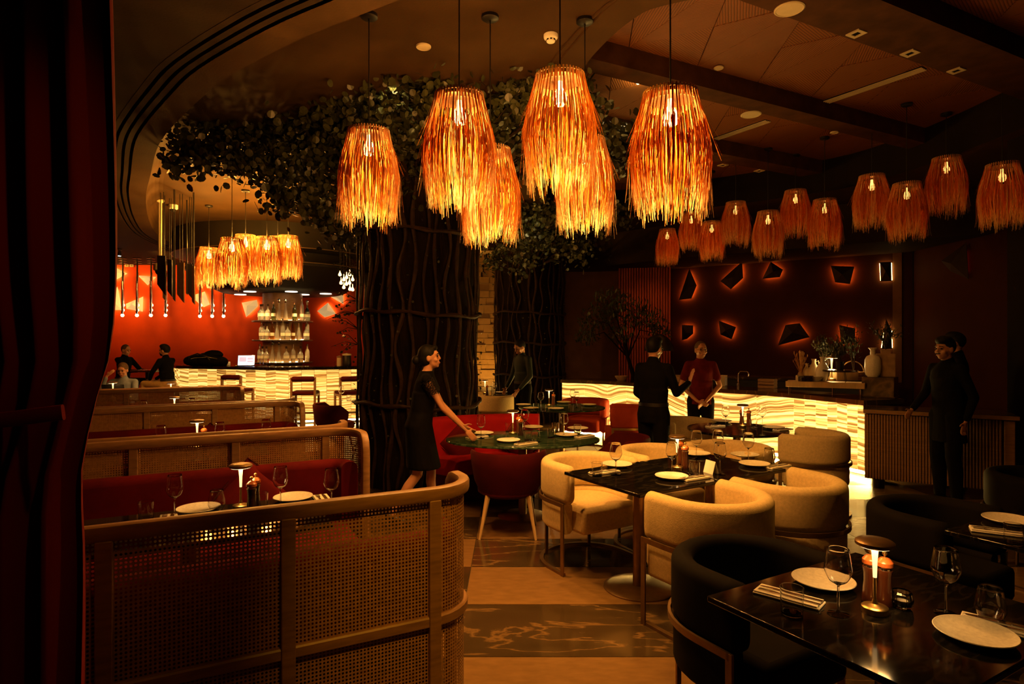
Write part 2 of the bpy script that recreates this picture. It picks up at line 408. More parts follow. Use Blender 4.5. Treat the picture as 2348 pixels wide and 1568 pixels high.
def rrect(w, h, r, k=3):
    o = []
    for cx_, cy_, a0 in ((w / 2 - r, h / 2 - r, 0), (-w / 2 + r, h / 2 - r, 90), (-w / 2 + r, -h / 2 + r, 180), (w / 2 - r, -h / 2 + r, 270)):
        for i in range(k + 1):
            a = R(a0 + 90 * i / k); o.append((cx_ + r * math.cos(a), cy_ + r * math.sin(a)))
    return o
def mesh_of(name, mb, mat, smooth=True, angle=40):
    me = bpy.data.meshes.new(name)
    me.from_pydata([tuple(p) for p in mb.v], [], mb.f)
    if mat is not None: me.materials.append(mat)
    if mb.uv is not None:
        l = me.uv_layers.new(name='UVMap')
        flat = [c for f in mb.uv for q in f for c in q]
        l.data.foreach_set('uv', flat)
    if mb.tone is not None:
        a = me.attributes.new('tone', 'FLOAT', 'POINT'); a.data.foreach_set('value', mb.tone)
    if smooth:
        me.polygons.foreach_set('use_smooth', [True] * len(me.polygons))
        if angle: me.set_sharp_from_angle(angle=R(angle))
    me.update()
    return me
def obj(name, mb, mat, parent=None, smooth=True, bev=0.0, angle=40, mesh=None, loc=None, rot=None):
    o = bpy.data.objects.new(name, mesh or mesh_of(name, mb, mat, smooth, angle))
    sc.collection.objects.link(o); o.parent = parent
    if loc is not None: o.location = loc
    if rot is not None: o.rotation_euler = rot
    if bev:
        b = o.modifiers.new('bevel', 'BEVEL'); b.width = bev; b.segments = 2; b.limit_method = 'ANGLE'
    return o
def tag(o, label, cat, group=None, kind=None):
    if label: o['label'] = label
    if cat: o['category'] = cat
    if group: o['group'] = group
    if kind: o['kind'] = kind
    return o
def thing(name, label, cat, loc=(0, 0, 0), rz=0.0, group=None):
    o = bpy.data.objects.new(name, None); sc.collection.objects.link(o)
    o.empty_display_size = 0.1
    o.location = loc; o.rotation_euler = (0, 0, rz)
    return tag(o, label, cat, group)
def struct(name, mb, mat, **k):
    o = obj(name, mb, mat, **k); o['kind'] = 'structure'; return o
KIDS = {}
def kids(o):
    return [c for c in bpy.data.objects if c.parent is o]
def copy_tree(o, parent=None):
    c = o.copy(); sc.collection.objects.link(c); c.parent = parent
    for k in list(o.children): copy_tree(k, c)
    return c
PROTO = {}
def place(key, builder, label, loc, rz=0.0, group=None, scale=1.0):
    """first call builds the thing, later calls copy it and its parts"""
    if key not in PROTO:
        o = builder(); PROTO[key] = o
    else:
        o = copy_tree(PROTO[key])
    o.location = loc; o.rotation_euler = (0, 0, rz)
    if scale != 1.0: o.scale = (scale,) * 3
    elif o.scale[0] != 1.0: o.scale = (1, 1, 1)
    o['label'] = label
    if group: o['group'] = group
    elif 'group' in o: del o['group']
    return o
ORD = ['first', 'second', 'third', 'fourth', 'fifth', 'sixth', 'seventh', 'eighth', 'ninth', 'tenth', 'eleventh', 'twelfth', 'thirteenth']
UA = R(27)
U = Vector((math.cos(UA), math.sin(UA), 0)); V = Vector((-math.sin(UA), math.cos(UA), 0))
U2 = Vector((math.cos(R(30)), math.sin(R(30)), 0)); V2 = Vector((-math.sin(R(30)), math.cos(R(30)), 0))
random.seed(7)
# ================================================================== ROOM
def plane_poly(mb, pts, z, flip=False):
    k = len(mb.v); mb.v += [Vector((p[0], p[1], z)) for p in pts]
    f = tuple(range(k, k + len(pts))); mb.f.append(tuple(reversed(f)) if flip else f)
# ---- floor: a sub-floor with separate stone slabs, joints recessed
mb = MB(); mb.box((0.5, 7.5, -0.06), (24, 21, 0.10))
floor = struct('floor', mb, M['grout'], smooth=False)
TW, TD = 1.6, 0.64
tile_mesh = {}
for key in ('beige', 'darkmarble'):
    t = MB(); t.box((0, 0, -0.005), (TW - 0.005, TD - 0.005, 0.01)); tile_mesh[key] = mesh_of('stone_slab', t, M[key], False)
for r in range(22):
    for c in range(-4, 5):
        y0 = 0.64 + r * TD
        yc = y0 + TD / 2; xc = -0.3 + c * TW + TW / 2
        if abs(xc) > 0.92 * yc + 1.4: continue
        dark = (r % 2 == 0) == (c % 2 == 0)
        o = obj('stone_slab', None, None, floor, mesh=tile_mesh['darkmarble' if dark else 'beige'], loc=(xc, yc, 0.0))
# ---- plaster ceiling with the rounded opening of the timber bay
HZ, WZ, SZ = 4.0, 4.5, 3.72
hole = [(5.0, 4.15), (4.6, 4.02), (2.4, 4.0), (1.6, 4.08), (1.055, 4.27), (.88, 4.45), (.72, 4.83), (.616, 5.26), (.56, 6.0), (.55, 8.5), (.58, 10.8), (.75, 11.3), (1.3, 11.6),
        (2.0, 11.45), (3.4, 10.7), (4.54, 9.85), (5.1, 9.3), (5.42, 8.5), (5.58, 7.4), (5.62, 5.2), (5.45, 4.5)]
def smooth_loop(p, n=4, closed=True):
    out = []; m = len(p)
    for i in range(m if closed else m - 1):
        a, b, c, d = (Vector((*p[(i + k) % m][:2], 0)) if closed else Vector((*p[min(max(i + k, 0), m - 1)][:2], 0)) for k in (-1, 0, 1, 2))
        for j in range(n):
            t = j / n
            q = 0.5 * ((2 * b) + (c - a) * t + (2 * a - 5 * b + 4 * c - d) * t * t + (3 * b - a - 3 * c + d) * t ** 3)
            out.append((q.x, q.y))
    if not closed: out.append(tuple(p[-1][:2]))
    return out
holes = smooth_loop(hole, 4)
def tri_fill(loops, z):
    bm = bmesh.new(); es = []
    for lp in loops:
        vs = [bm.verts.new((x, y, z)) for x, y in lp]
        es += [bm.edges.new((vs[i], vs[(i + 1) % len(vs)])) for i in range(len(vs))]
    bmesh.ops.triangle_fill(bm, use_beauty=True, use_dissolve=False, edges=es)
    bm.verts.index_update()
    return [v.co.copy() for v in bm.verts], [tuple(v.index for v in f.verts) for f in bm.faces], bm.free()
vs, fs, _ = tri_fill([[(-11.5, -1), (9.5, -1), (9.5, 18), (-11.5, 18)], holes], HZ)
mb = MB(); mb.add(vs, fs)
n = len(holes)
ceiling = struct('ceiling', mb, M['plaster'], smooth=False)
rw = MB(); rw.v = [Vector((x, y, HZ)) for x, y in holes] + [Vector((x, y, WZ + 0.05)) for x, y in holes]
rw.f = [(i, (i + 1) % n, n + (i + 1) % n, n + i) for i in range(n)]
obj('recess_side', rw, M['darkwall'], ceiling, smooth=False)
# double bead that follows the edge of the opening
for off, nm in ((0.24, 'plaster_bead'), (0.30, 'plaster_bead')):
    part = [p for p in smooth_loop([(2.6, 4.0 - off), (1.6, 4.07 - off), (.95, 4.17 - off * .75), (.72, 4.36 - off * .7), (.72 - off * .8, 4.80 - off * .45), (.616 - off, 5.24), (.56 - off, 6.0), (.55 - off, 8.5)], 5, False)]
    b = MB(); b.tube([(x, y, HZ - 0.004) for x, y in part], 0.012, 6); obj(nm, b, M['plaster'], ceiling)
# ---- timber ceiling: backing, triangular grained panels, beams
def clip_u(v):
    hits = []
    for i in range(n):
        a, b = Vector((*holes[i], 0)), Vector((*holes[(i + 1) % n], 0))
        va, vb = a.dot(V) - v, b.dot(V) - v
        if va * vb < 0: hits.append((a + (b - a) * (va / (va - vb))).dot(U))
    return (min(hits), max(hits)) if len(hits) >= 2 else None
mb = MB(); plane_poly(mb, [(0.2, 3.6), (6.0, 3.6), (6.0, 12), (0.2, 12)], WZ + 0.03, True)
wood_back = struct('ceiling_timber', mb, M['beam'], smooth=False)
def inhole(p):
    c = False; j = n - 1
    for i in range(n):
        xi, yi = holes[i]; xj, yj = holes[j]
        if (yi > p.y) != (yj > p.y) and p.x < (xj - xi) * (p.y - yi) / (yj - yi) + xi: c = not c
        j = i
    return c
bays = [(1.95, 2.92), (3.42, 4.75), (5.0, 6.32), (6.62, 7.94), (8.24, 9.56)]
for v0, v1 in bays:
    for k in range(0, 9):
        u0 = 4.13 - 0.44 - 0.88 * 3 + 0.88 * k; u1 = u0 + 0.88
        cn = [U * a + V * b for a, b in ((u0, v0), (u1, v0), (u1, v1), (u0, v1))]
        mid = U * ((u0 + u1) / 2) + V * ((v0 + v1) / 2)
        if not any(inhole(q) for q in cn + [mid]): continue
        cu, cv = (u0 + u1) / 2, (v0 + v1) / 2
        cc = [(u0, v0), (u1, v0), (u1, v1), (u0, v1)]
        for s in range(4):
            tri = [cc[s], cc[(s + 1) % 4], (cu, cv)]
            g = (sum(t[0] for t in tri) / 3, sum(t[1] for t in tri) / 3)
            tri = [(g[0] + (a - g[0]) * 0.985, g[1] + (b - g[1]) * 0.985) for a, b in tri]
            pts = [U * a + V * b for a, b in tri]
            z = WZ - 0.004 * (s % 2)
            b = MB()
            b.v = [Vector((p.x, p.y, z)) for p in pts] + [Vector((p.x, p.y, z + 0.03)) for p in pts]
            b.f = [(2, 1, 0), (0, 1, 4, 3), (1, 2, 5, 4), (2, 0, 3, 5)]
            rot = (0.25, 1.2, -0.2, 1.75)[s] + (0.5 if k % 2 else 0)
            def uvq(a, c): return (a * math.cos(rot) + c * math.sin(rot), -a * math.sin(rot) + c * math.cos(rot))
            t6 = tri + tri
            b.uv = [[uvq(*t6[i]) for i in f] for f in b.f]
            obj('timber_panel', b, M['panelwood'], wood_back, smooth=False)
for v0, v1 in ((2.92, 3.42), (4.75, 5.0), (6.32, 6.62), (7.94, 8.24)):
    a, c = clip_u(v0), clip_u(v1)
    if not a or not c: continue
    b = MB(); e = 0.0
    q = [U * a[0] + V * v0, U * a[1] + V * v0, U * c[1] + V * v1, U * c[0] + V * v1]
    b.prism([(p.x, p.y) for p in q], WZ - 0.2, WZ + 0.03)
    obj('ceiling_beam', b, M['beam'], wood_back, smooth=False)
# slot air diffusers running across the bays
for a, c, nm in (((3.68, 7.29), (4.28, 6.34), 'longer'), ((2.72, 8.75), (3.29, 7.84), 'shorter')):
    A, B = Vector((*a, 0)), Vector((*c, 0)); mid = (A + B) / 2; L_ = (B - A).length
    t = thing('slot_diffuser', 'linear slot air diffuser in the timber ceiling, %s' % ('nearer bay, right of the large downlight' if nm == 'longer' else 'bay behind the first beam'), 'air vent', (mid.x, mid.y, WZ - 0.006), math.atan2(B.y - A.y, B.x - A.x), 'slot diffusers in the timber ceiling')
    b = MB(); b.box((0, 0, 0), (L_, 0.12, 0.008)); obj('back_plate', b, M['black_gap'], t, False)
    for k in range(4):
        b = MB(); b.box((0, -0.048 + 0.032 * k, -0.008), (L_, 0.010, 0.012)); obj('blade', b, M['fixture'], t, False)
def downlight_round(r, key, label, loc):
    def build():
        t = thing('ceiling_speaker' if r > .1 else 'round_downlight', label, 'ceiling light' if r < .1 else 'speaker')
        b = MB(); b.lathe([(r, 0.0), (r, -0.006), (r * .92, -0.012), (r * .86, -0.010), (r * .86, 0.0)], 24); obj('rim', b, M['fixture'], t)
        b = MB(); b.lathe([(r * .86, 0.0), (r * .86, -0.007), (0, -0.009)], 24); obj('cover', b, M['fixture'], t)
        return t
    place(key, build, label, loc)
downlight_round(0.115, 'spk', 'large round cream ceiling speaker on the broad beam near the picture top', F(1810, 20, 4.3))
downlight_round(0.115, 'spk', 'large round cream ceiling speaker under the beam behind the nearest hanging lamp', F(1722, 262, 4.3))
downlight_round(0.05, 'dlr', 'small round cream downlight in the timber panels beside the beam', F(1648, 155, 4.49))
downlight_round(0.05, 'dlr', 'small round cream downlight on the middle beam above the fringed lamps', F(1913, 303, 4.3))
downlight_round(0.06, 'dlr2', 'small round cream downlight in the plaster ceiling beside the foliage', F(971, 106, 3.998))
def sq_light():
    t = thing('square_downlight', 'x', 'ceiling light')
    b = MB()
    for c, d in (((0, .045, 0), (.12, .03, .01)), ((0, -.045, 0), (.12, .03, .01)), ((.045, 0, 0), (.03, .06, .01)), ((-.045, 0, 0), (.03, .06, .01))): b.box(c, d)
    f_ = obj('frame', b, M['fixture'], t, False)
    b = MB(); b.box((0, 0, 0.003), (.06, .06, .003)); obj('lens', b, M['black_gap'], f_, False)
    return t
for (px, py, z), lb in zip(((1964, 76, 4.3), (2087, 121, 4.3), (2193, 161, 4.3), (1658, 378, 4.3), (1741, 391, 4.3)),
        ('square recessed downlight on the broad near beam, first from the left', 'square recessed downlight on the broad near beam, second from the left', 'square recessed downlight on the broad near beam, third from the left',
         'square recessed downlight on the farthest beam, left of the pair', 'square recessed downlight on the farthest beam, right of the pair')):
    place('sql', sq_light, lb, F(px, py, z) - Vector((0, 0, .005)), UA, 'square downlights on the beams')
# smoke detector in the plaster
t = thing('smoke_detector', 'white round smoke detector on the plaster ceiling above the foliage', 'smoke detector', F(1263, 80, 3.998))
b = MB(); b.lathe([(.055, 0), (.055, -.02), (.05, -.03), (.036, -.036), (.034, -.05), (.03, -.055), (0, -.056)], 24); obj('housing', b, M['ceramic'], t)
b = MB()
for k in range(8):
    a = 2 * PI * k / 8; b.box((0, 0, 0), (.014, .004, .010), Matrix.Translation((.036 * math.cos(a), .036 * math.sin(a), -.043)) @ Matrix.Rotation(a + PI / 2, 4, 'Z'))
obj('vent_slots', b, M['black_gap'], t, False)
# ---- lowered soffit on the left with its curved edge, black air slots and lip
edge_px = [(1120, -140), (960, -60), (800, 7), (640, 75), (479, 165), (413, 224), (351, 293), (327, 337), (317, 396), (310, 448), (320, 500), (344, 537), (390, 562), (452, 584)]
edge = [F(px, py, SZ) for px, py in edge_px]
edge = [(p.x, p.y) for p in edge] + [(-5.9, 16.5)]
E = smooth_loop(edge, 4, False)
def offset(pl, d):
    o = []
    for i, p in enumerate(pl):
        a, b = Vector((*pl[max(i - 1, 0)], 0)), Vector((*pl[min(i + 1, len(pl) - 1)], 0))
        t = (b - a).normalized(); o.append((p[0] + t.y * d, p[1] - t.x * d))
    return o
def ribbon(mb, A, za, B, zb):
    k = len(mb.v); m = len(A)
    mb.v += [Vector((*p, za)) for p in A] + [Vector((*p, zb)) for p in B]
    mb.f += [(k + i, k + i + 1, k + m + i + 1, k + m + i) for i in range(m - 1)]
mb = MB()
S0 = offset(E, -0.30)
outer = [(-11.5, 17.5), (-11.5, -1), (S0[0][0], -1)]
vs, fs, _ = tri_fill([S0 + [(-5.9, 17.5)] + outer], SZ)
mb.add(vs, fs)
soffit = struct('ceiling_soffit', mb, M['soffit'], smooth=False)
zs = SZ
for k in range(4):
    A = offset(E, -0.30 + 0.075 * k); B = offset(E, -0.30 + 0.075 * k + 0.045)
    C = offset(E, -0.30 + 0.075 * (k + 1))
    if k < 3:
        b = MB(); ribbon(b, A, zs - .002, B, zs - .002); ribbon(b, A, zs - .002, A, zs + .05); ribbon(b, B, zs + .05, B, zs - .002)
        obj('soffit_rib', b, M['soffit'], soffit, False)
        b = MB(); ribbon(b, B, zs + .04, C, zs + .04); obj('air_slot', b, M['black_gap'], soffit, False)
    else:
        D = offset(E, 0.13)
        b = MB(); ribbon(b, A, zs - .004, D, zs - .004); obj('soffit_lip', b, M['plaster'], soffit, False)
D = offset(E, 0.13)
b = MB(); m = 6; prev = D; pz = zs - .004
for k in range(1, m + 1):
    a = PI / 2 * k / m; q = offset(E, 0.13 + 0.22 * (1 - math.cos(a))); z = zs + (HZ - zs) * math.sin(a)
    ribbon(b, prev, pz, q, z); prev, pz = q, z
obj('cove', b, M['plaster'], soffit)
# ---- walls
def wall(name, a, c, z0, z1, mat, th=0.1):
    a, c = Vector((*a, 0)), Vector((*c, 0)); d = (c - a); nrm = Vector((-d.y, d.x, 0)).normalized() * th
    q = [a, c, c + nrm, a + nrm]
    b = MB(); b.prism([(p.x, p.y) for p in q], z0, z1); return struct(name, b, M[mat], smooth=False)
wall('wall_back', (-11.5, 16.4), (-2.2, 16.4), 0, 3.72, 'redwall')
wall('wall_back_right', (-2.2, 16.4), (1.5, 15.4), 0, 4.0, 'clay')
wall('wall_far_right', (1.0, 14.6), (3.55, 13.9), 0, 4.0, 'clay')
WA, WB = Vector((3.45, 13.9, 0)), Vector((7.35, 11.2, 0))
wall_lamps = wall('wall_right', (WA.x, WA.y), (WB.x, WB.y), 0, 4.0, 'brownwall')
wall('wall_right_return', (7.36, 11.19), (7.36, 8.0), 0, 4.0, 'brownwall')
wall('wall_right_near', (7.35, 8.0), (7.9, 6.5), 0, 4.0, 'darkwall')
wall('wall_left', (-11.4, -1), (-11.4, 16.4), 0, 4.0, 'redwall')
b = MB(); b.box((6.35, 6.9, 2.0), (1.1, 0.5, 4.0)); struct('wall_right_pier', b, M['darkwall'], smooth=False)
b = MB(); b.box((7.0, 5.4, 2.0), (0.5, 2.6, 4.0)); struct('wall_right_side', b, M['darkwall'], smooth=False)
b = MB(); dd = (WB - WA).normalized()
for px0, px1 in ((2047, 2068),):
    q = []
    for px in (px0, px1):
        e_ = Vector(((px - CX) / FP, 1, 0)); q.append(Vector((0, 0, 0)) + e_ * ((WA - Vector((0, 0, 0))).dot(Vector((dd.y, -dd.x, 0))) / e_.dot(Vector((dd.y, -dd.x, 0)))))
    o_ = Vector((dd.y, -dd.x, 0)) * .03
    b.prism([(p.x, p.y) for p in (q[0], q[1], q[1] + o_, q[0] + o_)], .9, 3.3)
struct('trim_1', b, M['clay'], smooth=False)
# low dark soffit over the right hand bar
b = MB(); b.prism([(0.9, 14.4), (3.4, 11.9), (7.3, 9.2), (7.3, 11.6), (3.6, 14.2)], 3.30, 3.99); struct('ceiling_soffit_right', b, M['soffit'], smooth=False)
# lit stone pillar between the tree trunks, with rough courses
t = thing('stone_pillar', 'beige rough stone pillar lit from below between the two tree trunks', 'pillar', (-0.62, 14.6, 0))
b = MB(); b.box((0, 0, 1.9), (.62, .45, 3.8)); obj('core', b, M['fixture'], t, False)
z = 0.05
while z < 3.7:
    h = random.uniform(.10, .22)
    for x0, x1 in ((-.34, random.uniform(-.15, .2)), (None, .34)):
        x0 = x1p + .008 if x0 is None else x0
        b = MB(); b.box(((x0 + x1) / 2, -.25 + random.uniform(-.045, .04), z + h / 2), (x1 - x0, .12, h - .01)); obj('stone', b, M['beige'], t, False)
        x1p = x1
    z += h
# red fluted wall panel beside the lamp wall: separate slats
t = struct('wall_fluted', MB().box((0, 0, 0), (1.14, .04, 3.2)), M['brownwall'], smooth=False)
t.location = (2.95, 13.62, 1.75); t.rotation_euler = (0, 0, R(-10))
sm = MB(); sm.tube([(0, 0, -1.6), (0, 0, 1.6)], .024, 8); sm = mesh_of('slat', sm, M['slatred'])
for k in range(20): obj('slat', None, None, t, mesh=sm, loc=(-.545 + k * .0573, -.03, 0))
b = MB(); b.box((0, -.06, .02), (1.14, .03, .05)); obj('rail', b, M['slatred'], t, False)
# ================================================================== LIGHT FITTINGS
def fringe_mesh(seed, ns=760):
    rnd = random.Random(seed); mb = MB(); tone = []
    H_ = 0.66
    def prof(t):      # radius along the height, t = 0 top .. 1 bottom
        return 0.142 + 0.066 * math.sin(min(t / 0.62, 1.0) * PI / 2) - 0.042 * max(0, t - 0.55) / 0.45
    NT = 52
    tc_ = [2 * PI * (k + rnd.uniform(-.3, .3)) / NT for k in range(NT)]; tt = [rnd.random() for _ in range(NT)]; tl = [rnd.gauss(0, .045) for _ in range(NT)]
    for i in range(ns):
        a = 2 * PI * i / ns + rnd.uniform(-.01, .01)
        q = rnd.random(); k = min(range(NT), key=lambda n_: abs((tc_[n_] - a + PI) % (2 * PI) - PI)); pull = ((tc_[k] - a + PI) % (2 * PI) - PI)
        if q < .30: t0, t1, dr, pl = 0.0, rnd.uniform(.38, .64), rnd.uniform(-.004, .004), .72
        elif q < .92: t0, t1, dr, pl = rnd.uniform(.22, .46), rnd.uniform(.84, 1.0) + tl[k], rnd.uniform(-.006, .012), .55
        else: t0, t1, dr, pl = 0.0, rnd.uniform(.6, .95), rnd.uniform(-.008, 0), .72
        wig = rnd.uniform(-.11, .11); fl = rnd.uniform(-.012, .020) if rnd.random() < .9 else rnd.uniform(.02, .07)
        m = 7; rad = rnd.uniform(.0010, .0019); tn = min(1, max(0, rnd.gauss(.18 + .5 * tt[k], .20)))
        base = len(mb.v)
        for j in range(m):
            s = j / (m - 1); t = t0 + (t1 - t0) * s
            r = prof(t) + dr + fl * s * s; aa = a + pull * pl * (1.15 - .5 * s if t0 == 0 else min(1, s * 1.6 + .1)) + wig * s * s + math.sin(s * 5 + i) * .008
            z = -H_ * t
            if t0 == 0 and j == 0: z = .006
            er = rad * (1.2 - .75 * s)
            ca, sa = math.cos(aa), math.sin(aa)
            for q_ in range(3):
                an = 2 * PI * q_ / 3
                mb.v.append(Vector((ca * (r + er * math.cos(an)) - sa * er * 1.6 * math.sin(an), sa * (r + er * math.cos(an)) + ca * er * 1.6 * math.sin(an), z)))
                tone.append(min(1, tn + (.5 * s * s if t1 > .8 else 0) + (.25 * (1 - s) if t0 == 0 else 0)))
            if j:
                for q_ in range(3):
                    p = (q_ + 1) % 3
                    mb.f.append((base + (j - 1) * 3 + q_, base + (j - 1) * 3 + p, base + j * 3 + p, base + j * 3 + q_))
    mb.tone = tone
    return mesh_of('raffia_fringe', mb, M['raffia'], True, 0)
FR = [fringe_mesh(11), fringe_mesh(23), fringe_mesh(37)]
hoop = MB(); hoop.tube([(.143 * math.cos(2 * PI * i / 32), .143 * math.sin(2 * PI * i / 32), 0) for i in range(32)], .005, 6, True)
for k in range(3):
    a = PI * k / 3; hoop.cyl((.143 * math.cos(a), .143 * math.sin(a), 0), (-.143 * math.cos(a), -.143 * math.sin(a), 0), .002, n=5)
hoop = mesh_of('hoop', hoop, M['bronze'])
beads = MB()
for i in range(44):
    a = 2 * PI * i / 44; beads.capsule((.147 * math.cos(a), .147 * math.sin(a), -.05), (.143 * math.cos(a), .143 * math.sin(a), .010), .0042, .0058, 6)
beads.tone = [.75] * len(beads.v); beads = mesh_of('bound_rim', beads, M['raffia'])
bulbm = MB(); bulbm.lathe([(0, .12), (.014, .12), (.015, .08), (.034, .05), (.042, .02), (.036, -.02), (0, -.035)], 18)
bulbd = MB(); bulbd.lathe([(0, .10), (.014, .10), (.015, .06), (.032, .03), (.036, .0), (.026, -.03), (0, -.04)], 16)
bulb_hot, bulb_dim = mesh_of('bulb', bulbm, M['frosted']), mesh_of('bulb', bulbd, M['frosted_dim'])
canm = MB(); canm.lathe([(.062, 0), (.062, -.022), (.052, -.03), (.006, -.032), (.006, -.05), (0, -.05)], 24); canm = mesh_of('canopy', canm, M['blackmetal'])
blockm = MB(); blockm.lathe([(0, -.016), (.132, -.016), (.132, -.022), (0, -.022)], 24); blockm = mesh_of('light_blocker', blockm, M['bronze'])  # added opaque disc, keeps the lamp's light off the ceiling
def pendant(label, px, ptop, Y, cz, power, group, hot=True, var=0, scale=1.0, cat='lamp', up=0):
    top = P(px, ptop, Y)
    t = thing('raffia_pendant_lamp', label, cat, top, random.uniform(0, 6), group)
    t.scale = (scale,) * 3
    f = obj('raffia_fringe', None, None, t, mesh=FR[var % 3]); f['kind'] = 'stuff'
    obj('bound_rim', None, None, t, mesh=beads)
    obj('hoop', None, None, t, mesh=hoop)
    obj('bulb', None, None, t, mesh=bulb_hot if hot else bulb_dim, loc=(0, 0, -.14))
    b = MB(); L_ = (cz - top.z) / scale
    b.cyl((0, 0, -.09 - L_), (0, 0, -.03), .0045, n=8)
    cn_ = obj('canopy', None, None, t, mesh=canm, loc=(0, 0, L_)); obj('cord', b, M['blackmetal'], cn_)
    obj('light_blocker', None, None, t, mesh=blockm)
    for i_ in range(2):
        zl = (-.225, -.50)[i_] if hot else (-.27, -.48)[i_]
        l = point('pendant_bulb_light', (0, 0, zl), power * ((5.6, 3.4)[i_] if hot else (.75, .38)[i_]), (1.0, 0.42, 0.085) if hot else (1.0, .30, .03), .02, t)
    if up: point('added_up_light', (0, 0, .03), up, (1.0, .43, .05), .05, t)  # added light above the bar lamps, only to brighten the ceiling
    return t
GN = 'large bright raffia lamps over the dining tables'
pendant('bright raffia lamp hanging lowest at left, in front of the leaves', 846, 303, 4.38, HZ, 11, GN, var=0)
pendant('bright raffia lamp second from left in the front cluster, overlapping a lower one', 1053, 222, 3.65, HZ, 9.5, GN, var=1)
pendant('bright raffia lamp hanging lowest of the front cluster, before the big trunk', 1124, 346, 4.40, HZ, 12, GN, var=2)
pendant('bright raffia lamp hanging highest in the front cluster', 1284, 178, 3.62, HZ, 9.5, GN, var=0)
pendant('bright raffia lamp partly behind the highest front lamp', 1341, 324, 4.45, HZ, 12, GN, var=1)
pendant('largest bright raffia lamp at the right of the front cluster', 1537, 218, 3.32, HZ, 11, GN, var=2)
GB = 'bright raffia lamps before the round bar'
for i, (px, pt, Y, lb) in enumerate(((479, 570, 10.5, 'first from left, hanging lowest'), (532, 549, 8.6, 'second from left, nearest and longest'), (563, 541, 9.45, 'third from left, half behind another'),
        (612, 546, 9.0, 'fourth from left, dark orange'), (637, 545, 10.4, 'fifth from left, between two others'), (661, 543, 9.7, 'last at the right end'))):
    pendant('bright raffia lamp in the cluster before the round bar, ' + lb, px, pt, Y, HZ, 13, GB, var=i, up=95)
GD = 'dim raffia lamps in the right hand row'
dim = [(1530, 527, 11.2, .97), (1585, 490, 10.9, .98), (1632, 510, 10.2, .95), (1687, 466, 9.4, .98), (1761, 487, 9.0, 1), (1824, 439, 9.3, 1.03), (1891, 460, 8.5, 1), (1999, 405, 7.76, 1), (2079, 423, 7.3, 1), (2170, 364, 7.6, 1.04), (2298, 379, 6.5, 1)]
for i, (px, pt, Y, s) in enumerate(dim):
    q = P(px, pt, Y); cz = WZ if inhole(q) else HZ
    pendant('dim raffia lamp over the right hand bar, %s of eleven from the left' % ORD[i], px, pt, Y, cz, (2.6 if i < 3 else 1.9 if i < 7 else 1.2), GD, False, i, s)

# ---- table lamp
def table_lamp():
    t = thing('table_lamp', 'x', 'lamp')
    b = MB(); b.lathe([(0, 0), (.044, 0), (.045, .003), (.045, .022), (.042, .025), (.030, .027), (.012, .034), (.0075, .05), (0, .05)], 24); obj('base', b, M['brass'], t)
    b = MB(); b.lathe([(.0065, .045), (.0062, .13), (0, .13)], 12); obj('stem', b, M['brass'], t)
    b = MB(); b.lathe([(.0066, .13), (.0085, .19), (.013, .245), (.013, .246), (0, .246)], 16); obj('glowing_stem', b, M['stemglow'], t)
    b = MB(); b.lathe([(.060, .247), (.066, .252), (.066, .262), (.058, .268), (.02, .270), (0, .270)], 32); sh_ = obj('shade', b, M['bronze'], t)
    b = MB(); b.lathe([(0, .2455), (.057, .2455), (.058, .249), (0, .249)], 32); obj('light_ring', b, M['lampglow'], sh_)
    d = bpy.data.lights.new('table_lamp_light', 'AREA'); d.shape = 'DISK'; d.size = .1; d.energy = 0.9; d.color = (1, .50, .12)
    o = bpy.data.objects.new('table_lamp_light', d); sc.collection.objects.link(o); o.parent = t; o.location = (0, 0, .243)
    return t
# ---- faceted wall lamps: shallow pyramid shade standing off the wall, glowing plate behind
def facet_lamp(name, label, pos, nrm, poly, apex, depth, shade, glow, power, cat='wall lamp', group=None, lc=(1, .3, .05)):
    """poly: outline (across, up) in metres; apex: (across, up)"""
    nrm = Vector(nrm).normalized(); right = Vector((0, 0, 1)).cross(nrm)
    t = bpy.data.objects.new(name, None); sc.collection.objects.link(t); t.empty_display_size = .1
    T = Matrix((right, (0, 0, 1), nrm)).transposed().to_4x4()     # local x across, y up, z out of the wall
    T.translation = pos; t.matrix_world = T
    tag(t, label, cat, group)
    m = len(poly); st = .07
    b = MB(); b.v = [Vector((x, y, st)) for x, y in poly] + [Vector((apex[0], apex[1], st + depth))] + [Vector((x * .97, y * .97, st - .012)) for x, y in poly]
    b.f = [(i, (i + 1) % m, m) for i in range(m)] + [(i, m + 1 + i, m + 1 + (i + 1) % m, (i + 1) % m) for i in range(m)] + [tuple(m + 1 + i for i in reversed(range(m)))]
    obj('shade', b, M[shade], t, False)
    c = (sum(p[0] for p in poly) / m, sum(p[1] for p in poly) / m)
    b = MB(); pk = {'ledhot': 1.10, 'ledfaint': .62}.get(glow, .86)
    b.prism([(c[0] + (x - c[0]) * pk, c[1] + (y - c[1]) * (pk if pk < 1 else .9)) for x, y in poly], .030, .045); obj('light_plate', b, M[glow], t, False)
    b = MB(); b.prism([(c[0] + (x - c[0]) * .3, c[1] + (y - c[1]) * .3) for x, y in poly], .0, .05); obj('bracket', b, M['blackmetal'], t, False)
    return t
WN = Vector((WB.y - WA.y, -(WB.x - WA.x), 0)).normalized()
def on_wall(px, py):
    # meet the view ray with the wall plane
    d = Vector(((px - CX) / FP, 1, -(py - CY) / FP)); o = Vector((0, 0, EYE))
    return o + d * ((WA - o).dot(WN) / d.dot(WN))
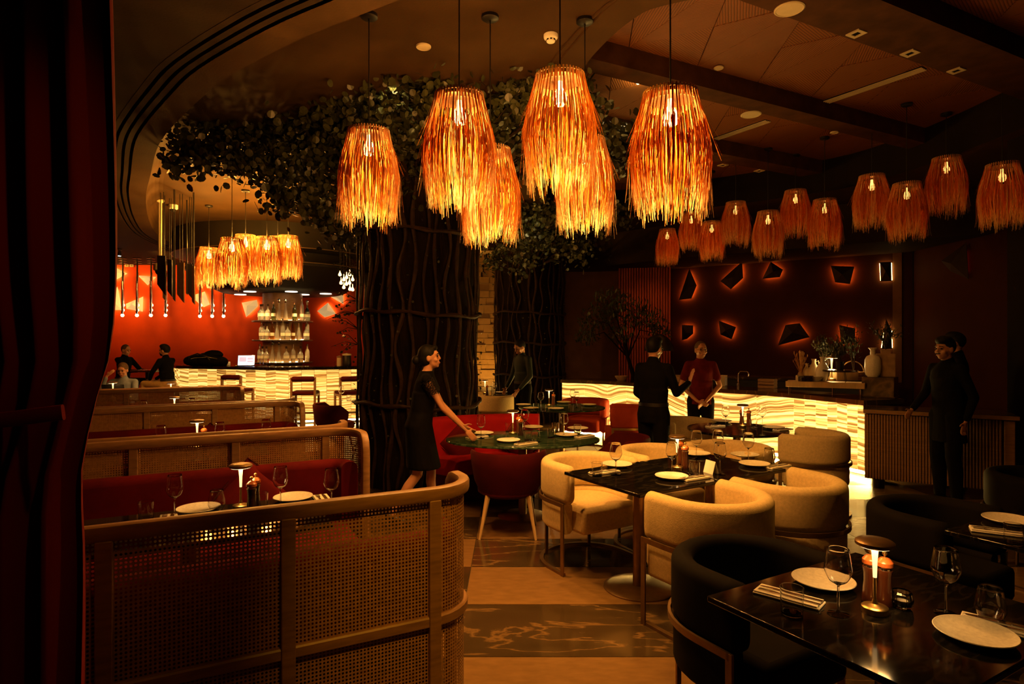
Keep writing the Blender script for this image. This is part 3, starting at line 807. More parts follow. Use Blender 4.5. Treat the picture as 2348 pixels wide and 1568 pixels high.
def wall_lamp(label, pxs, ap, glow='ledred'):
    pts = [on_wall(*p) for p in pxs]; c = sum(pts, Vector()) / len(pts)
    right = Vector((0, 0, 1)).cross(WN)
    poly = [((p - c).dot(right), (p - c).z) for p in pts]
    A = sum(poly[i][0] * poly[(i + 1) % len(poly)][1] - poly[(i + 1) % len(poly)][0] * poly[i][1] for i in range(len(poly)))
    if A < 0: poly.reverse()
    facet_lamp('faceted_wall_lamp', label, c + WN * .004, WN, poly, ap, .09, 'darkshade', glow, 0, group='dark faceted lamps on the brown wall')
wall_lamp('dark faceted wall lamp, upper row, beside the fluted red slats', [(1583, 616), (1600, 655), (1588, 685), (1559, 688)], (0, 0))
wall_lamp('dark faceted wall lamp, upper row, second from the red slats, lit at right', [(1704, 600), (1706, 638), (1678, 664), (1654, 645)], (0, 0))
wall_lamp('small dark faceted wall lamp, upper row, glowing along its upper right edge', [(1769, 601), (1797, 619), (1790, 636), (1750, 640)], (0, 0))
wall_lamp('dark faceted wall lamp, upper row, glowing along its top and bottom edge', [(1906, 610), (1960, 612), (1950, 652), (1916, 648)], (0, 0))
wall_lamp('dark square wall lamp, lower row, beside the fluted red slats', [(1566, 745), (1592, 746), (1592, 765), (1578, 777), (1566, 780)], (0, 0))
wall_lamp('dark faceted wall lamp, lower row, second from the red slats', [(1650, 735), (1690, 750), (1680, 778), (1654, 767)], (0, 0))
wall_lamp('wide dark faceted wall lamp, lower row, above the dried flowers', [(1803, 745), (1835, 741), (1858, 773), (1785, 792)], (0, 0))
wall_lamp('dark faceted wall lamp, lower row, behind the green leaves', [(1925, 745), (1962, 753), (1962, 785), (1930, 790)], (0, 0))
wall_lamp('dark square wall lamp in the upper corner, bright at its right edge', [(2018, 602), (2044, 601), (2045, 645), (2020, 646)], (0, 0), 'ledhot')
wall_lamp('dark pointed wall lamp in the lower corner, bright at its right edge', [(2032, 730), (2045, 758), (2046, 800), (2022, 800)], (0, 0), 'ledhot')
# the last one hangs on the return of the wall
RA, RN = Vector((7.36, 11.2, 0)), Vector((-1, 0, 0))
q = []
for px, py in ((2168, 598), (2226, 556), (2231, 640), (2190, 622)):
    d = Vector(((px - CX) / FP, 1, -(py - CY) / FP)); o = Vector((0, 0, EYE)); q.append(o + d * ((RA - o).dot(RN) / d.dot(RN)))
c = sum(q, Vector()) / 4; right = Vector((0, 0, 1)).cross(RN)
poly = [((p - c).dot(right), p.z - c.z) for p in q]
if sum(poly[i][0] * poly[(i + 1) % 4][1] - poly[(i + 1) % 4][0] * poly[i][1] for i in range(4)) < 0: poly.reverse()
facet_lamp('faceted_wall_lamp', 'dark faceted wall lamp high at the far right, faintly red along its lower edge', c + RN * .004, RN, poly, (0, 0), .09, 'darkshade', 'ledfaint', 0, group='dark faceted lamps on the brown wall')
# small cool spotlight by the curtain
t = thing('cool_spotlight', 'small cool white spotlight under the soffit beside the curtain', 'spotlight', (P(274, 577, 13.6).x, 13.6, SZ - .003))
b = MB(); b.lathe([(0, 0), (.05, 0), (.05, -.02), (.02, -.03), (.02, -.06), (.035, -.08), (.035, -.15), (0, -.15)], 14); obj('body', b, M['blackmetal'], t)
b = MB(); b.lathe([(0, -.148), (.03, -.148), (.03, -.156), (0, -.16)], 14); obj('lens', b, M['ledcool'], t)
# white faceted lamps on the red wall
def red_lamp(label, pts, ap, dep=.14):
    q = [P(px, py, 16.4) for px, py in pts]; c = sum(q, Vector()) / len(q)
    poly = [(p.x - c.x, p.z - c.z) for p in q]
    A = sum(poly[i][0] * poly[(i + 1) % len(poly)][1] - poly[(i + 1) % len(poly)][0] * poly[i][1] for i in range(len(poly)))
    if A < 0: poly.reverse()
    a = P(ap[0], ap[1], 16.4)
    facet_lamp('white_faceted_lamp', label, c - Vector((0, .004, 0)), (0, -1, 0), poly, (a.x - c.x, a.z - c.z), dep, 'whiteshade', 'led', 0, group='white faceted lamps on the red wall')
def Z(x, y): return (230 + x / 3.913, 380 + y / 3.913)
red_lamp('white faceted lamp on the red wall, tall triangle nearest the curtain', [Z(170, 1085), Z(205, 1295), Z(95, 1295), Z(90, 1200)], Z(140, 1190))
red_lamp('white faceted lamp on the red wall, beside the tall triangle', [Z(400, 1175), Z(395, 1310), Z(250, 1285), Z(245, 1240)], Z(330, 1245))
red_lamp('white faceted lamp on the red wall behind the chrome tubes, nearest the curtain', [Z(120, 900), Z(258, 970), Z(130, 1040), Z(100, 930)], Z(150, 965))
red_lamp('white faceted lamp on the red wall behind the third chrome tube', [Z(350, 985), Z(515, 1000), Z(440, 1075)], Z(420, 1010))
red_lamp('white faceted lamp on the red wall, right of the hanging dark blades', [Z(855, 1160), Z(950, 1130), Z(995, 1245), Z(940, 1270), Z(855, 1200)], Z(945, 1185))
red_lamp('white faceted lamp on the red wall below the leftmost bar lamps', [Z(965, 1060), Z(1065, 1040), Z(1072, 1100), Z(970, 1100)], Z(1020, 1075))
red_lamp('white faceted lamp on the red wall, left of the bottle shelves', [Z(1280, 1230), Z(1415, 1205), Z(1425, 1260), Z(1320, 1360)], Z(1345, 1260))
red_lamp('white faceted lamp on the red wall, right of the bottle shelves', [Z(1955, 1305), Z(2050, 1230), Z(2120, 1330), Z(2020, 1360)], Z(2055, 1300))
red_lamp('white faceted lamp on the red wall, pointed, beside the big trunk', [Z(2070, 1175), Z(2185, 1135), Z(2190, 1245)], Z(2150, 1190))
# ---- chrome tube lamps with glowing bulbs, hanging in rows by the red wall
def tube_lamp(up_):
  def build():
    t = thing('chrome_tube_lamp', 'x', 'lamp')
    b = MB(); b.lathe([(.028, 0), (.028, -.80), (.022, -.82), (0, -.82)], 14); obj('tube', b, M['chrome'], t)
    b = MB(); b.lathe([(0, up_), (.10, up_), (.10, up_ - .015), (.012, up_ - .02), (.012, 0), (0, 0)], 14); obj('ceiling_mount', b, M['blackmetal'], t)
    b = MB(); b.ell((0, 0, -.85), (.038, .038, .04)); obj('bulb', b, M['bulb'], t)
    return t
  return build
q = 0
for c, (x, y) in enumerate(((205, 945), (335, 940), (460, 945), (592, 950), (900, 1060), (1010, 1070), (1112, 1070))):
    for k in range(3):
        Y = 15.9 - .42 * k if c < 4 else 16.0 - .22 * k
        px = 230 + x / 3.913 - k * .8
        p = P(px, 600, Y); p.z = SZ - .262 - .15 * k
        nm = 'hanging chrome tube lamp in the %s row from the curtain, %s' % (ORD[c], ('farthest one', 'middle one', 'nearest one')[k])
        place('tube%d' % k, tube_lamp(.26 + .15 * k), nm, p, 0, 'chrome tube lamps by the red wall')
# ---- hanging dark blades
blade_px = [(515, 805, 600, 1165, 9.6), (560, 860, 582, 1210, 9.8), (605, 840, 650, 1175, 10.0), (650, 850, 672, 1220, 9.4), (692, 865, 756, 1230, 9.7), (768, 870, 782, 1160, 10.1), (786, 880, 826, 1195, 9.9), (826, 900, 852, 1245, 9.6)]
for i, (x0, y0, x1, y1, Y) in enumerate(blade_px):
    a, c = P(*Z(x0, y0), Y), P(*Z(x1, y1), Y)
    wd, hh = c.x - a.x, a.z - c.z
    t = thing('hanging_blade', 'dark hanging blade with a slanted foot before the red wall, %s from the left' % ORD[i], 'hanging ornament', (a.x, Y, a.z), R((-12, 20, -8, 25, -5, 30, 10, -15)[i]), 'dark blades hung from the soffit')
    b = MB(); cut = min(hh * .3, wd * 1.2)
    pr = [(0, 0), (wd, -.01), (wd, -hh), (0, -hh + cut)]
    b.prism(pr, -.012, .012, Matrix.Rotation(PI / 2, 4, 'X')); obj('blade', b, M['bronze'] if i % 3 == 1 else M['blackmetal'], t, False)
    b = MB(); b.cyl((wd * .35, 0, -.01), (wd * .35, 0, HZ - a.z), .006, n=6); b.cyl((wd * .75, 0, -.01), (wd * .75, 0, HZ - a.z), .006, n=6); obj('rod', b, M['blackmetal'], t)
# ---- ceiling mounted pole with projector head, dome camera
p = P(367, 462, 10.1)
t = thing('ceiling_pole_camera', 'cream ceiling pole with a dome camera at its foot, left of the bar lamps', 'camera', (p.x, p.y, HZ))
b = MB(); b.lathe([(.07, 0), (.07, -.02), (.03, -.05), (.028, -1.05), (0, -1.05)], 16); obj('pole', b, M['fixture'], t)
b = MB(); b.lathe([(.03, -1.04), (.10, -1.07), (.10, -1.16), (.085, -1.17), (0, -1.17)], 18); obj('housing', b, M['fixture'], t)
b = MB(); b.ell((0, 0, -1.18), (.075, .075, .07)); obj('lens_dome', b, M['blackmetal'], t)
p = F(397, 470, HZ)
t = thing('dome_camera', 'small white dome camera on the ceiling beside the pole', 'camera', p)
b = MB(); b.lathe([(.075, 0), (.075, -.06), (.06, -.075), (0, -.075)], 18); obj('housing', b, M['ceramic'], t)
b = MB(); b.ell((0, 0, -.078), (.05, .05, .05)); obj('lens_dome', b, M['blackmetal'], t)
# ---- glass drop cluster beside the trunk
for i, (x, y) in enumerate(((2150, 975), (2185, 1020), (2210, 1000), (2238, 975), (2160, 1050), (2208, 1060), (2236, 1050), (2264, 1020), (2185, 1090), (2240, 1105), (2264, 1110))):
    p = P(*Z(x, y), 11.7 + (i % 3) * .25)
    t = place('drop%d' % i, lambda: (lambda t: (obj('drop', MB().lathe([(0, .11), (.006, .10), (.009, .05), (.032, .0), (.028, -.025), (0, -.036)], 14), M['frosted'], t), obj('wire', MB().cyl((0, 0, .12), (0, 0, HZ - p.z), .003, n=5), M['blackmetal'], t), t)[2])(thing('glass_drop_lamp', 'x', 'lamp')),
          'glowing drop lamp in the cluster left of the big trunk, %s of eleven' % ORD[i], p, 0, 'glowing drop lamps beside the trunk')
# ---- EXIT style pictogram plates above the red wall
for i, x in enumerate((238, 282)):
    p = P(*Z(x, 890), 16.33)
    t = thing('wall_sign', 'small pale square sign on the red wall behind the tubes, %s of two' % ('left' if i == 0 else 'right'), 'sign', p, 0, 'pale signs on the red wall')
    b = MB(); b.box((0, 0, 0), (.10, .02, .10)); obj('plate', b, M['fixture'], t, False)
    b = MB(); b.box((0, -.012, -.02), (.05, .004, .015)); b.box((0, -.012, .02), (.015, .004, .03)); obj('symbol', b, M['brownwall'], t, False)
# ================================================================== BOOTHS
BW, BR, BL = 1.71, 0.20, 0.06           # straight run, corner radius, wing length
def bpath(s):
    """plan path of the booth back, s=0 at the middle; returns point, outward normal (+y = behind)"""
    h = BW / 2; sg = 1 if s >= 0 else -1; a = abs(s)
    if a <= h: return Vector((sg * a, 0, 0)), Vector((0, 1, 0))
    a -= h
    if a <= BR * PI / 2:
        t = a / BR
        return Vector((sg * (h + BR * math.sin(t)), -BR + BR * math.cos(t), 0)), Vector((sg * math.sin(t), math.cos(t), 0))
    a -= BR * PI / 2
    return Vector((sg * (h + BR), -BR - a, 0)), Vector((sg, 0, 0))
BS = BW / 2 + BR * PI / 2 + BL
def cane_panel(s0, s1, z0, z1, d=0.0):
    p = .0142
    nx, nz = max(2, round((s1 - s0) / p)), max(2, round((z1 - z0) / p))
    mb = MB(); g = {}
    def gv(i, j):
        if (i, j) not in g:
            q, nn = bpath(s0 + (s1 - s0) * i / nx); q = q + nn * d
            g[i, j] = len(mb.v); mb.v.append(Vector((q.x, q.y, z0 + (z1 - z0) * j / nz)))
        return g[i, j]
    hr = .31
    oc = [(.5 + hr * math.cos(R(22.5 + 45 * k)), .5 + hr * math.sin(R(22.5 + 45 * k))) for k in range(8)]
    for i in range(nx):
        q0, n0 = bpath(s0 + (s1 - s0) * i / nx); q1, n1 = bpath(s0 + (s1 - s0) * (i + 1) / nx)
        for j in range(nz):
            za, zb = z0 + (z1 - z0) * j / nz, z0 + (z1 - z0) * (j + 1) / nz
            A, B, C, D = gv(i, j), gv(i + 1, j), gv(i + 1, j + 1), gv(i, j + 1)
            k = len(mb.v)
            for x, y in oc:
                q = q0.lerp(q1, x) + n0 * d; mb.v.append(Vector((q.x, q.y, za + (zb - za) * y)))
            # octagon vertices: 0 right-up,1 up-right,2 up-left,3 left-up,4 left-down,5 down-left,6 down-right,7 right-down
            mb.f += [(C, k + 1, k + 0), (D, k + 3, k + 2), (A, k + 5, k + 4), (B, k + 7, k + 6),
                     (B, C, k + 0, k + 7), (C, D, k + 2, k + 1), (D, A, k + 4, k + 3), (A, B, k + 6, k + 5)]
    return mb
def booth():
    t = thing('booth_sofa', 'x', 'sofa')
    # bent top rail that turns down into the end posts
    pts, nr = [], []
    ss = [BS * (-1 + 2 * i / 56) for i in range(57)]
    q, nn = bpath(-BS); pts += [(q.x, q.y - .07, 0), (q.x, q.y - .07, .93), (q.x, q.y - .055, .985), (q.x, q.y - .025, 1.015)]; nr += [nn] * 4
    for s in ss:
        q, nn = bpath(s); pts.append((q.x, q.y, 1.022)); nr.append(nn)
    q, nn = bpath(BS); pts += [(q.x, q.y - .025, 1.015), (q.x, q.y - .055, .985), (q.x, q.y - .07, .93), (q.x, q.y - .07, 0)]; nr += [nn] * 4
    b = MB(); b.sweep(pts, nr, rrect(.05, .056, .012, 2)); obj('top_rail', b, M['oak'], t)
    for z in (.50, .03):
        b = MB(); b.sweep([(lambda q: (q.x, q.y, z))(bpath(s)[0]) for s in ss], [bpath(s)[1] for s in ss], rrect(.036, .045, .006, 1)); obj('rail', b, M['oak'], t)
    posts = [-BW / 2 + BW / 3 * k for k in range(4)]
    for s in posts:
        q, nn = bpath(s); b = MB(); b.box((q.x, q.y + .004, .50), (.05, .046, 1.0)); obj('post', b, M['oak'], t, bev=.004)
    cuts = [-BS] + posts + [BS]
    for a, c in zip(cuts, cuts[1:]):
        a2, c2 = a + .025, c - .025
        for z0, z1 in ((.053, .478), (.523, .995)):
            obj('cane_panel', cane_panel(a2, c2, z0, z1), M['cane'], t, smooth=False)
    # velvet back and seat
    h = BW / 2
    inner = [s * .985 for s in ss]
    pts = [(lambda q, nn: q - nn * .085)(*bpath(s)) for s in inner]
    b = MB(); b.sweep([(p.x, p.y, .62) for p in pts], [bpath(s)[1] for s in inner], rrect(.11, .46, .05, 4)); obj('back_cushion', b, M['velvet'], t)
    b = MB(); b.prism([(-h - .10, -.14), (-h - .10, -.62), (h + .10, -.62), (h + .10, -.14)], .30, .455); obj('seat', b, M['velvet'], t, bev=.035)
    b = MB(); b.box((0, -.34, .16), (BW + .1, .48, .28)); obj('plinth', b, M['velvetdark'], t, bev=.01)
    return t
def bplace(label, c, rz): return place('booth', booth, label, (c[0], c[1], 0), rz, 'cane backed booth sofas')
def off(c, k): return (c[0] + V.x * k, c[1] + V.y * k)
C1, C2, C3, C4 = (-1.085, 2.135), (-2.06, 3.86), (-3.15, 5.82), (-4.66, 7.9)
bplace('cane-backed red booth sofa nearest the viewer, its woven back turned this way', C1, UA + PI)
bplace('cane-backed red booth sofa facing the nearest booth table, with a red cushion', C2, UA)
bplace('cane-backed red booth sofa back to back behind the cushioned one, facing away', off(C2, .16), UA + PI)
bplace('cane-backed red booth sofa facing the second booth table', C3, UA)
bplace('cane-backed red booth sofa facing away, between the second and third booth tables', off(C3, .16), UA + PI)
bplace('farthest cane-backed red booth sofa facing the third booth table', C4, UA)
bplace('farthest cane-backed red booth sofa facing away, before the man with a laptop', off(C4, .16), UA + PI)
def cushion():
    t = thing('cushion', 'x', 'cushion')
    n = 12; b = MB(); s = .19
    for sg in (-1, 1):
        k = len(b.v)
        for i in range(n + 1):
            for j in range(n + 1):
                x, y = -1 + 2 * i / n, -1 + 2 * j / n
                e = max(0, (1 - x ** 4) * (1 - y ** 4)) ** .5
                pin = 1 - .10 * (abs(x * y)) ** 0 * (1 - abs(x)) * abs(y) - .10 * (1 - abs(y)) * abs(x)
                b.v.append(Vector((x * s * (1 - .08 * (1 - y * y)) , sg * .075 * e, y * s * (1 - .08 * (1 - x * x)) + s)))
        for i in range(n):
            for j in range(n):
                a = k + i * (n + 1) + j; f = (a, a + n + 1, a + n + 2, a + 1)
                b.f.append(f if sg < 0 else tuple(reversed(f)))
    cv_ = obj('cover', b, M['velvet'], t, angle=0)
    pt = [(-s, 0, 0), (s, 0, 0), (s, 0, 2 * s), (-s, 0, 2 * s)]
    b = MB(); b.tube([Vector(p) for p in pt], .006, 6, True); obj('piping', b, M['velvetdark'], cv_)
    return t
def put_cushion(label, loc, rz, tilt, spin=.78):
    o = place('cushion', cushion, label, loc, rz); o.rotation_euler = (tilt, spin, rz); return o
q = Vector((*C2, 0)) + U * .36 - V * .24
put_cushion('red velvet cushion on its corner against the second booth sofa', (q.x - .12, q.y, .50), UA, R(-14), .72)
q = Vector((*C3, 0)) + U * .25 - V * .22
put_cushion('red velvet cushion on its corner against the third booth sofa', (q.x - .12, q.y, .47), UA, R(-14), .72)

# ================================================================== TABLES
def ped_table(top, base='bronze', shape='square', sx=.7, sy=.7, h=.75, edge=.022):
    def build():
        t = thing('dining_table', 'x', 'table')
        b = MB()
        if shape == 'square': b.prism([(-sx / 2, -sy / 2), (sx / 2, -sy / 2), (sx / 2, sy / 2), (-sx / 2, sy / 2)], h - edge, h)
        else: b.prism([(sx / 2 * math.cos(2 * PI * i / 56), sy / 2 * math.sin(2 * PI * i / 56)) for i in range(56)], h - edge, h)
        obj('tabletop', b, M[top], t, bev=.004)
        b = MB(); b.lathe([(.040, .02), (.040, h - edge - .02), (.12, h - edge - .015), (.12, h - edge), (0, h - edge)], 24); obj('pedestal', b, M[base], t)
        b = MB(); b.lathe([(0, 0), (.235, 0), (.235, .008), (.22, .014), (.045, .022), (0, .022)], 40); obj('base_plate', b, M['bronze'], t)
        return t
    return build
TL = Vector((.367, 4.24, 0)); TF = Vector((.751, 3.60, 0))
tu = Vector((.853, .522, 0)); tv = Vector((-.515, .857, 0)); ta = math.atan2(tu.y, tu.x)
tc1 = TF + tu * .345 + tv * .375; tc2 = TF + tu * 1.05 + tv * .375
place('sq', ped_table('granite', sx=.69, sy=.75), 'square black stone table at the nearer left of the joined pair among cream chairs', tc1, ta, 'joined black tables among cream chairs')
place('sq', None, 'square black stone table at the farther right of the joined pair among cream chairs', tc2, ta, 'joined black tables among cream chairs')
OV = Vector((.10, 5.80, 0))
place('oval', ped_table('green', shape='oval', sx=1.46, sy=1.0, h=.735, edge=.02), 'oval green marble table beside the woman in the black dress', OV, R(0))
RT = Vector((.70, 8.60, 0))
place('roundg', ped_table('green', shape='oval', sx=1.22, sy=1.1, h=.735, edge=.02), 'round dark marble table behind the oval one, before the rust red chairs', RT, R(0))
CT = Vector((2.34, 6.35, 0))
place('roundb', ped_table('granite', shape='oval', sx=1.0, sy=1.0, h=.75, edge=.022), 'round black table with cream chairs, before the glowing right hand bar', CT, R(0))
BT = Vector((.932, 1.752, 0)) + U2 * .45 + V2 * .10
place('sqb', ped_table('granite', sx=.90, sy=.76), 'square black table at the near right, set with two plates', BT, R(30))
BT2 = F(2300, 1215, .75) + Vector((.30, -.1, -.75))
place('sqb', None, 'square black table at the right edge, partly out of view', BT2, R(30))
FT = Vector((-.35, 10.85, 0))
place('roundf', ped_table('granite', shape='oval', sx=.8, sy=.8, h=.735), 'small far table with a lamp, between the two tree trunks', FT, 0)
place('roundf', None, 'small dark table left of the big trunk, beside the red tub chair', Vector((-2.12, 9.62, 0)), 0)
def between(a, b, k): return Vector((a[0] + (b[0] - a[0]) * k, a[1] + (b[1] - a[1]) * k, 0))
B1 = between(C1, C2, .51); B2 = between(off(C2, .16), C3, .50); B3 = between(off(C3, .16), C4, .50); B4 = Vector((-5.95, 9.80, 0))
place('booth_t', ped_table('granite', sx=1.25, sy=.66), 'black booth table behind the nearest woven sofa back', B1, UA, 'booth tables')
place('booth_t', None, 'black booth table between the second pair of booth sofas', B2, UA, 'booth tables')
place('booth_t', None, 'black booth table between the farthest pair of booth sofas', B3, UA, 'booth tables')
place('booth_t', None, 'black table where the man with the laptop sits', B4, UA, 'booth tables')

# ================================================================== CHAIRS
def upath(r, arm, n=18):
    """U plan: arms forward to +y, half circle behind"""
    pts, nr = [], []
    for i in range(4): pts.append((-r, arm * (1 - i / 4))); nr.append((-1, 0, 0))
    for i in range(n + 1):
        a = PI + PI * i / n
        pts.append((r * math.cos(a), r * math.sin(a))); nr.append((math.cos(a), math.sin(a), 0))
    for i in range(1, 5): pts.append((r, arm * i / 4)); nr.append((1, 0, 0))
    return pts, nr
def barrel(fab, metal, key):
    def build():
        t = thing('barrel_chair', 'x', 'chair')
        pts, nr = upath(.292, .17)
        e0, e1 = (pts[0][0], pts[0][1] + .03), (pts[-1][0], pts[-1][1] + .03)
        full = [(e0[0], e0[1])] + pts + [(e1[0], e1[1])]; fn = [nr[0]] + nr + [nr[-1]]
        sc_ = [(.45, .80)] + [(1, 1)] * len(pts) + [(.45, .80)]
        b = MB(); b.sweep([(x, y, .61) for x, y in full], fn, rrect(.095, .265, .045, 4), sc_); obj('backrest', b, M[fab], t, angle=55)
        pts2, nr2 = upath(.290, .15)
        b = MB(); b.sweep([(x, y, .375) for x, y in pts2], nr2, rrect(.082, .21, .03, 3)); obj('lower_shell', b, M[fab], t, angle=55)
        # seat cushion
        d = [(-.245, .27)] + [(.245 * math.cos(PI + PI * i / 14), .245 * math.sin(PI + PI * i / 14)) for i in range(15)] + [(.245, .27)]
        b = MB(); b.prism(d, .275, .455); obj('seat', b, M[fab], t, bev=.03)
        # band, front uprights, floor ring
        bp, bn = upath(.348, .17, 20)
        b = MB(); b.sweep([(x, y, .478) for x, y in bp], bn, [(.006, .014), (-.006, .014), (-.006, -.014), (.006, -.014)]); obj('band', b, M[metal], t)
        for sx in (-1, 1):
            b = MB(); b.box((sx * .348, .17, .246), (.012, .032, .492)); obj('leg', b, M[metal], t, bev=.002)
            b = MB(); b.box((sx * .20, -.235, .14), (.026, .012, .27)); obj('leg', b, M[metal], t, bev=.002)
        rp, rn = upath(.335, .17, 24)
        b = MB(); b.sweep([(x, y, .009) for x, y in rp], rn, [(.014, .009), (-.014, .009), (-.014, -.009), (.014, -.009)]); obj('floor_ring', b, M[metal], t)
        return t
    return build
def put(key, builder, label, loc, face, group):
    """face: direction the sitter looks"""
    return place(key, builder, label, (loc[0], loc[1], 0), math.atan2(face[1], face[0]) - PI / 2, group, 1.04 if key in ('bc', 'br') else 1.0)
bc, bb, br = barrel('cream', 'bronze', 'c'), barrel('blackfab', 'bronze', 'b'), barrel('orangered', 'brass', 'r')
GC = 'cream barrel chairs'
put('bc', bc, 'cream barrel chair at the far left corner of the joined black tables', TL + tu * .38 + tv * .23, -tv, GC)
put('bc', bc, 'cream barrel chair on the far side of the joined tables, middle', TL + tu * 1.12 + tv * .23, -tv, GC)
put('bc', bc, 'cream barrel chair with its back turned, nearest of all, behind the black chair', TF + tu * .36 - tv * .215, tv, GC)
put('bc', bc, 'cream barrel chair with its back turned, right of the nearest cream one', TF + tu * 1.10 - tv * .215, tv, GC)
put('bc', bc, 'cream barrel chair at the right end of the joined tables, behind the right plates', TL + tu * 1.78 + tv * .05, -tu, GC)
put('bc', bc, 'cream barrel chair at the round black table, left of it, below the man in red', CT + Vector((-.40, .62, 0)), (.45, -.85), GC)
put('bc', bc, 'cream barrel chair at the round black table, back turned to the viewer', CT + Vector((.58, -.36, 0)), (-.75, .6), GC)
put('bc', bc, 'cream barrel chair at the far table between the trees, back turned', FT + Vector((.10, -.62, 0)), (-.1, 1), GC)
GK = 'black barrel chairs'
cb = BT + V2 * .58 + U2 * .05
put('bb', bb, 'black barrel chair at the far side of the near right table', cb, -V2, GK)
cb = F(2230, 1150, .745) * 1.0
put('bb', bb, 'black barrel chair at the right edge table, seen beyond the small lamp', BT2 + V2 * .62 + U2 * .0, -V2, GK)
put('bb', bb, 'black barrel chair at the far right edge, behind the other black chair', F(2330, 1078, .745) + Vector((.12, -.1, 0)), -V2, GK)
GR = 'red chairs round the marble tables'
put('br', br, 'rust red barrel chair with a brass band, right of the round marble table', RT + Vector((.86, -.20, 0)), (-1, .15), GR)
put('br', br, 'rust red barrel chair behind the round marble table, before the glowing bar', RT + Vector((.45, .85, 0)), (-.4, -1), GR)
def tub():
    t = thing('tub_chair', 'x', 'chair')
    # flared shell: rings in plan that shrink towards the seat
    b = MB(); n = 26; rows = []
    def ring(z, r, inn, arm):
        o = []
        for i in range(n + 1):
            a = PI - .35 + (PI + .70) * i / n
            hgt = 1.0 if 3 < i < n - 3 else (.72 + .28 * min(i, n - i) / 3)
            o.append(Vector((r * 1.02 * math.cos(a), r * math.sin(a) * .95, .36 + (z - .36) * hgt)))
        return o
    outer_ = [ring(.36, .245, 0, 0), ring(.46, .29, 0, 0), ring(.60, .315, 0, 0), ring(.70, .325, 0, 0), ring(.725, .315, 0, 0)]
    inner_ = [ring(.715, .285, 0, 0), ring(.60, .265, 0, 0), ring(.42, .24, 0, 0)]
    rows = outer_ + inner_
    k = 0
    for r_ in rows: b.v += r_
    m = n + 1
    for j in range(len(rows) - 1):
        for i in range(n): b.f.append((j * m + i, j * m + i + 1, (j + 1) * m + i + 1, (j + 1) * m + i))
    b.f.append(tuple(j * m for j in range(len(rows)))); b.f.append(tuple(j * m + n for j in reversed(range(len(rows)))))
    obj('shell', b, M['velvetdark'], t, angle=60)
    b = MB(); b.lathe([(0, .33), (.235, .335), (.27, .36), (.272, .42), (.25, .45), (0, .46)], 28, Matrix.Translation((0, .03, 0))); obj('seat', b, M['velvetdark'], t)
    for sx in (-1, 1):
        for sy in (-1, 1):
            b = MB(); b.cyl((sx * .17, sy * .15, .36), (sx * .235, sy * .215, 0), .021, .011, 10); obj('leg', b, M['lightwood'], t)
    return t
put('tub', tub, 'dark red tub chair with pale splayed legs, back turned, at the oval table', (-.03, 5.30), (.03, 1), GR)
put('tub', tub, 'dark red tub chair at the right end of the oval table, partly behind cream chairs', OV + Vector((.95, .22, 0)), (-1, .0), GR)
put('tub', tub, 'dark red tub chair at the front right of the oval table', OV + Vector((.56, -.34, 0)), (-.7, .7), GR)
put('tub', tub, 'dark red tub chair left of the big trunk, before the bar stools', (-2.68, 9.2), (.8, .6), GR)
# curved banquette behind the oval table
t = thing('curved_banquette', 'curved bright red velvet banquette around the oval marble table', 'sofa')
b = MB(); pts = []; nr = []
for i in range(25):
    a = R(143 - 62 * i / 24); pts.append((OV.x + 1.28 * math.cos(a), OV.y + 1.02 * math.sin(a), .61)); nr.append((math.cos(a), math.sin(a), 0))
b.sweep(pts, nr, rrect(.16, .48, .07, 4)); obj('backrest', b, M['velvetbright'], t)
b = MB(); b.sweep([(OV.x + 1.02 * math.cos(R(143 - 62 * i / 24)), OV.y + .80 * math.sin(R(143 - 62 * i / 24)), .36) for i in range(25)], nr, rrect(.42, .17, .06, 4)); obj('seat', b, M['velvetbright'], t)
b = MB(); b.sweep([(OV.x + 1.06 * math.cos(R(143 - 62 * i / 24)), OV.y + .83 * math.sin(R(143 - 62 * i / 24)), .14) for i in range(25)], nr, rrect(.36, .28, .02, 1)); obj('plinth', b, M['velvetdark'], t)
put_cushion('dark red cushion standing on its corner on the curved banquette, left', (-.66, 6.50, .44), R(20), R(-15), .78)
put_cushion('dark red cushion standing on its corner on the curved banquette, right', (-.02, 6.62, .44), R(-5), R(-15), .70)
# ================================================================== BAR STOOLS
def stool():
    t = thing('bar_stool', 'x', 'stool')
    for sx in (-1, 1):
        b = MB(); b.box((sx * .21, -.18, .50), (.038, .05, 1.0)); obj('leg', b, M['oak'], t, bev=.006)
        b = MB(); b.box((sx * .21, .18, .36), (.038, .05, .72)); obj('leg', b, M['oak'], t, bev=.006)
        b = MB(); b.box((sx * .21, 0, .22), (.03, .32, .035)); obj('stretcher', b, M['oak'], t, False)
        b = MB(); b.box((sx * .21, 0, .66), (.03, .34, .04)); obj('side_rail', b, M['oak'], t, False)
    b = MB(); b.box((0, .18, .30), (.40, .03, .035)); obj('footrest', b, M['oak'], t, False)
    b = MB(); b.box((0, 0, .70), (.44, .40, .07)); obj('seat', b, M['velvetdark'], t, bev=.02)
    b = MB(); b.box((0, -.18, .985), (.42, .03, .03)); br_ = obj('back_rail', b, M['oak'], t, bev=.005)
    b = MB(); b.capsule((-.17, -.18, .965), (.17, -.18, .965), .05, .05, 12); obj('back_pad', b, M['velvetdark'], br_)
    return t
GS = 'bar stools at the round bar'
for i, (px, Y, rz) in enumerate(((545, 12.0, -.25), (700, 11.45, .12), (800, 11.5, .55))):
    p = P(px, 900, Y); place('stool', stool, 'oak bar stool with dark red back pad at the round bar, %s' % ('leftmost', 'in the middle', 'rightmost, by the trunk')[i], (p.x, p.y, 0), rz, GS)

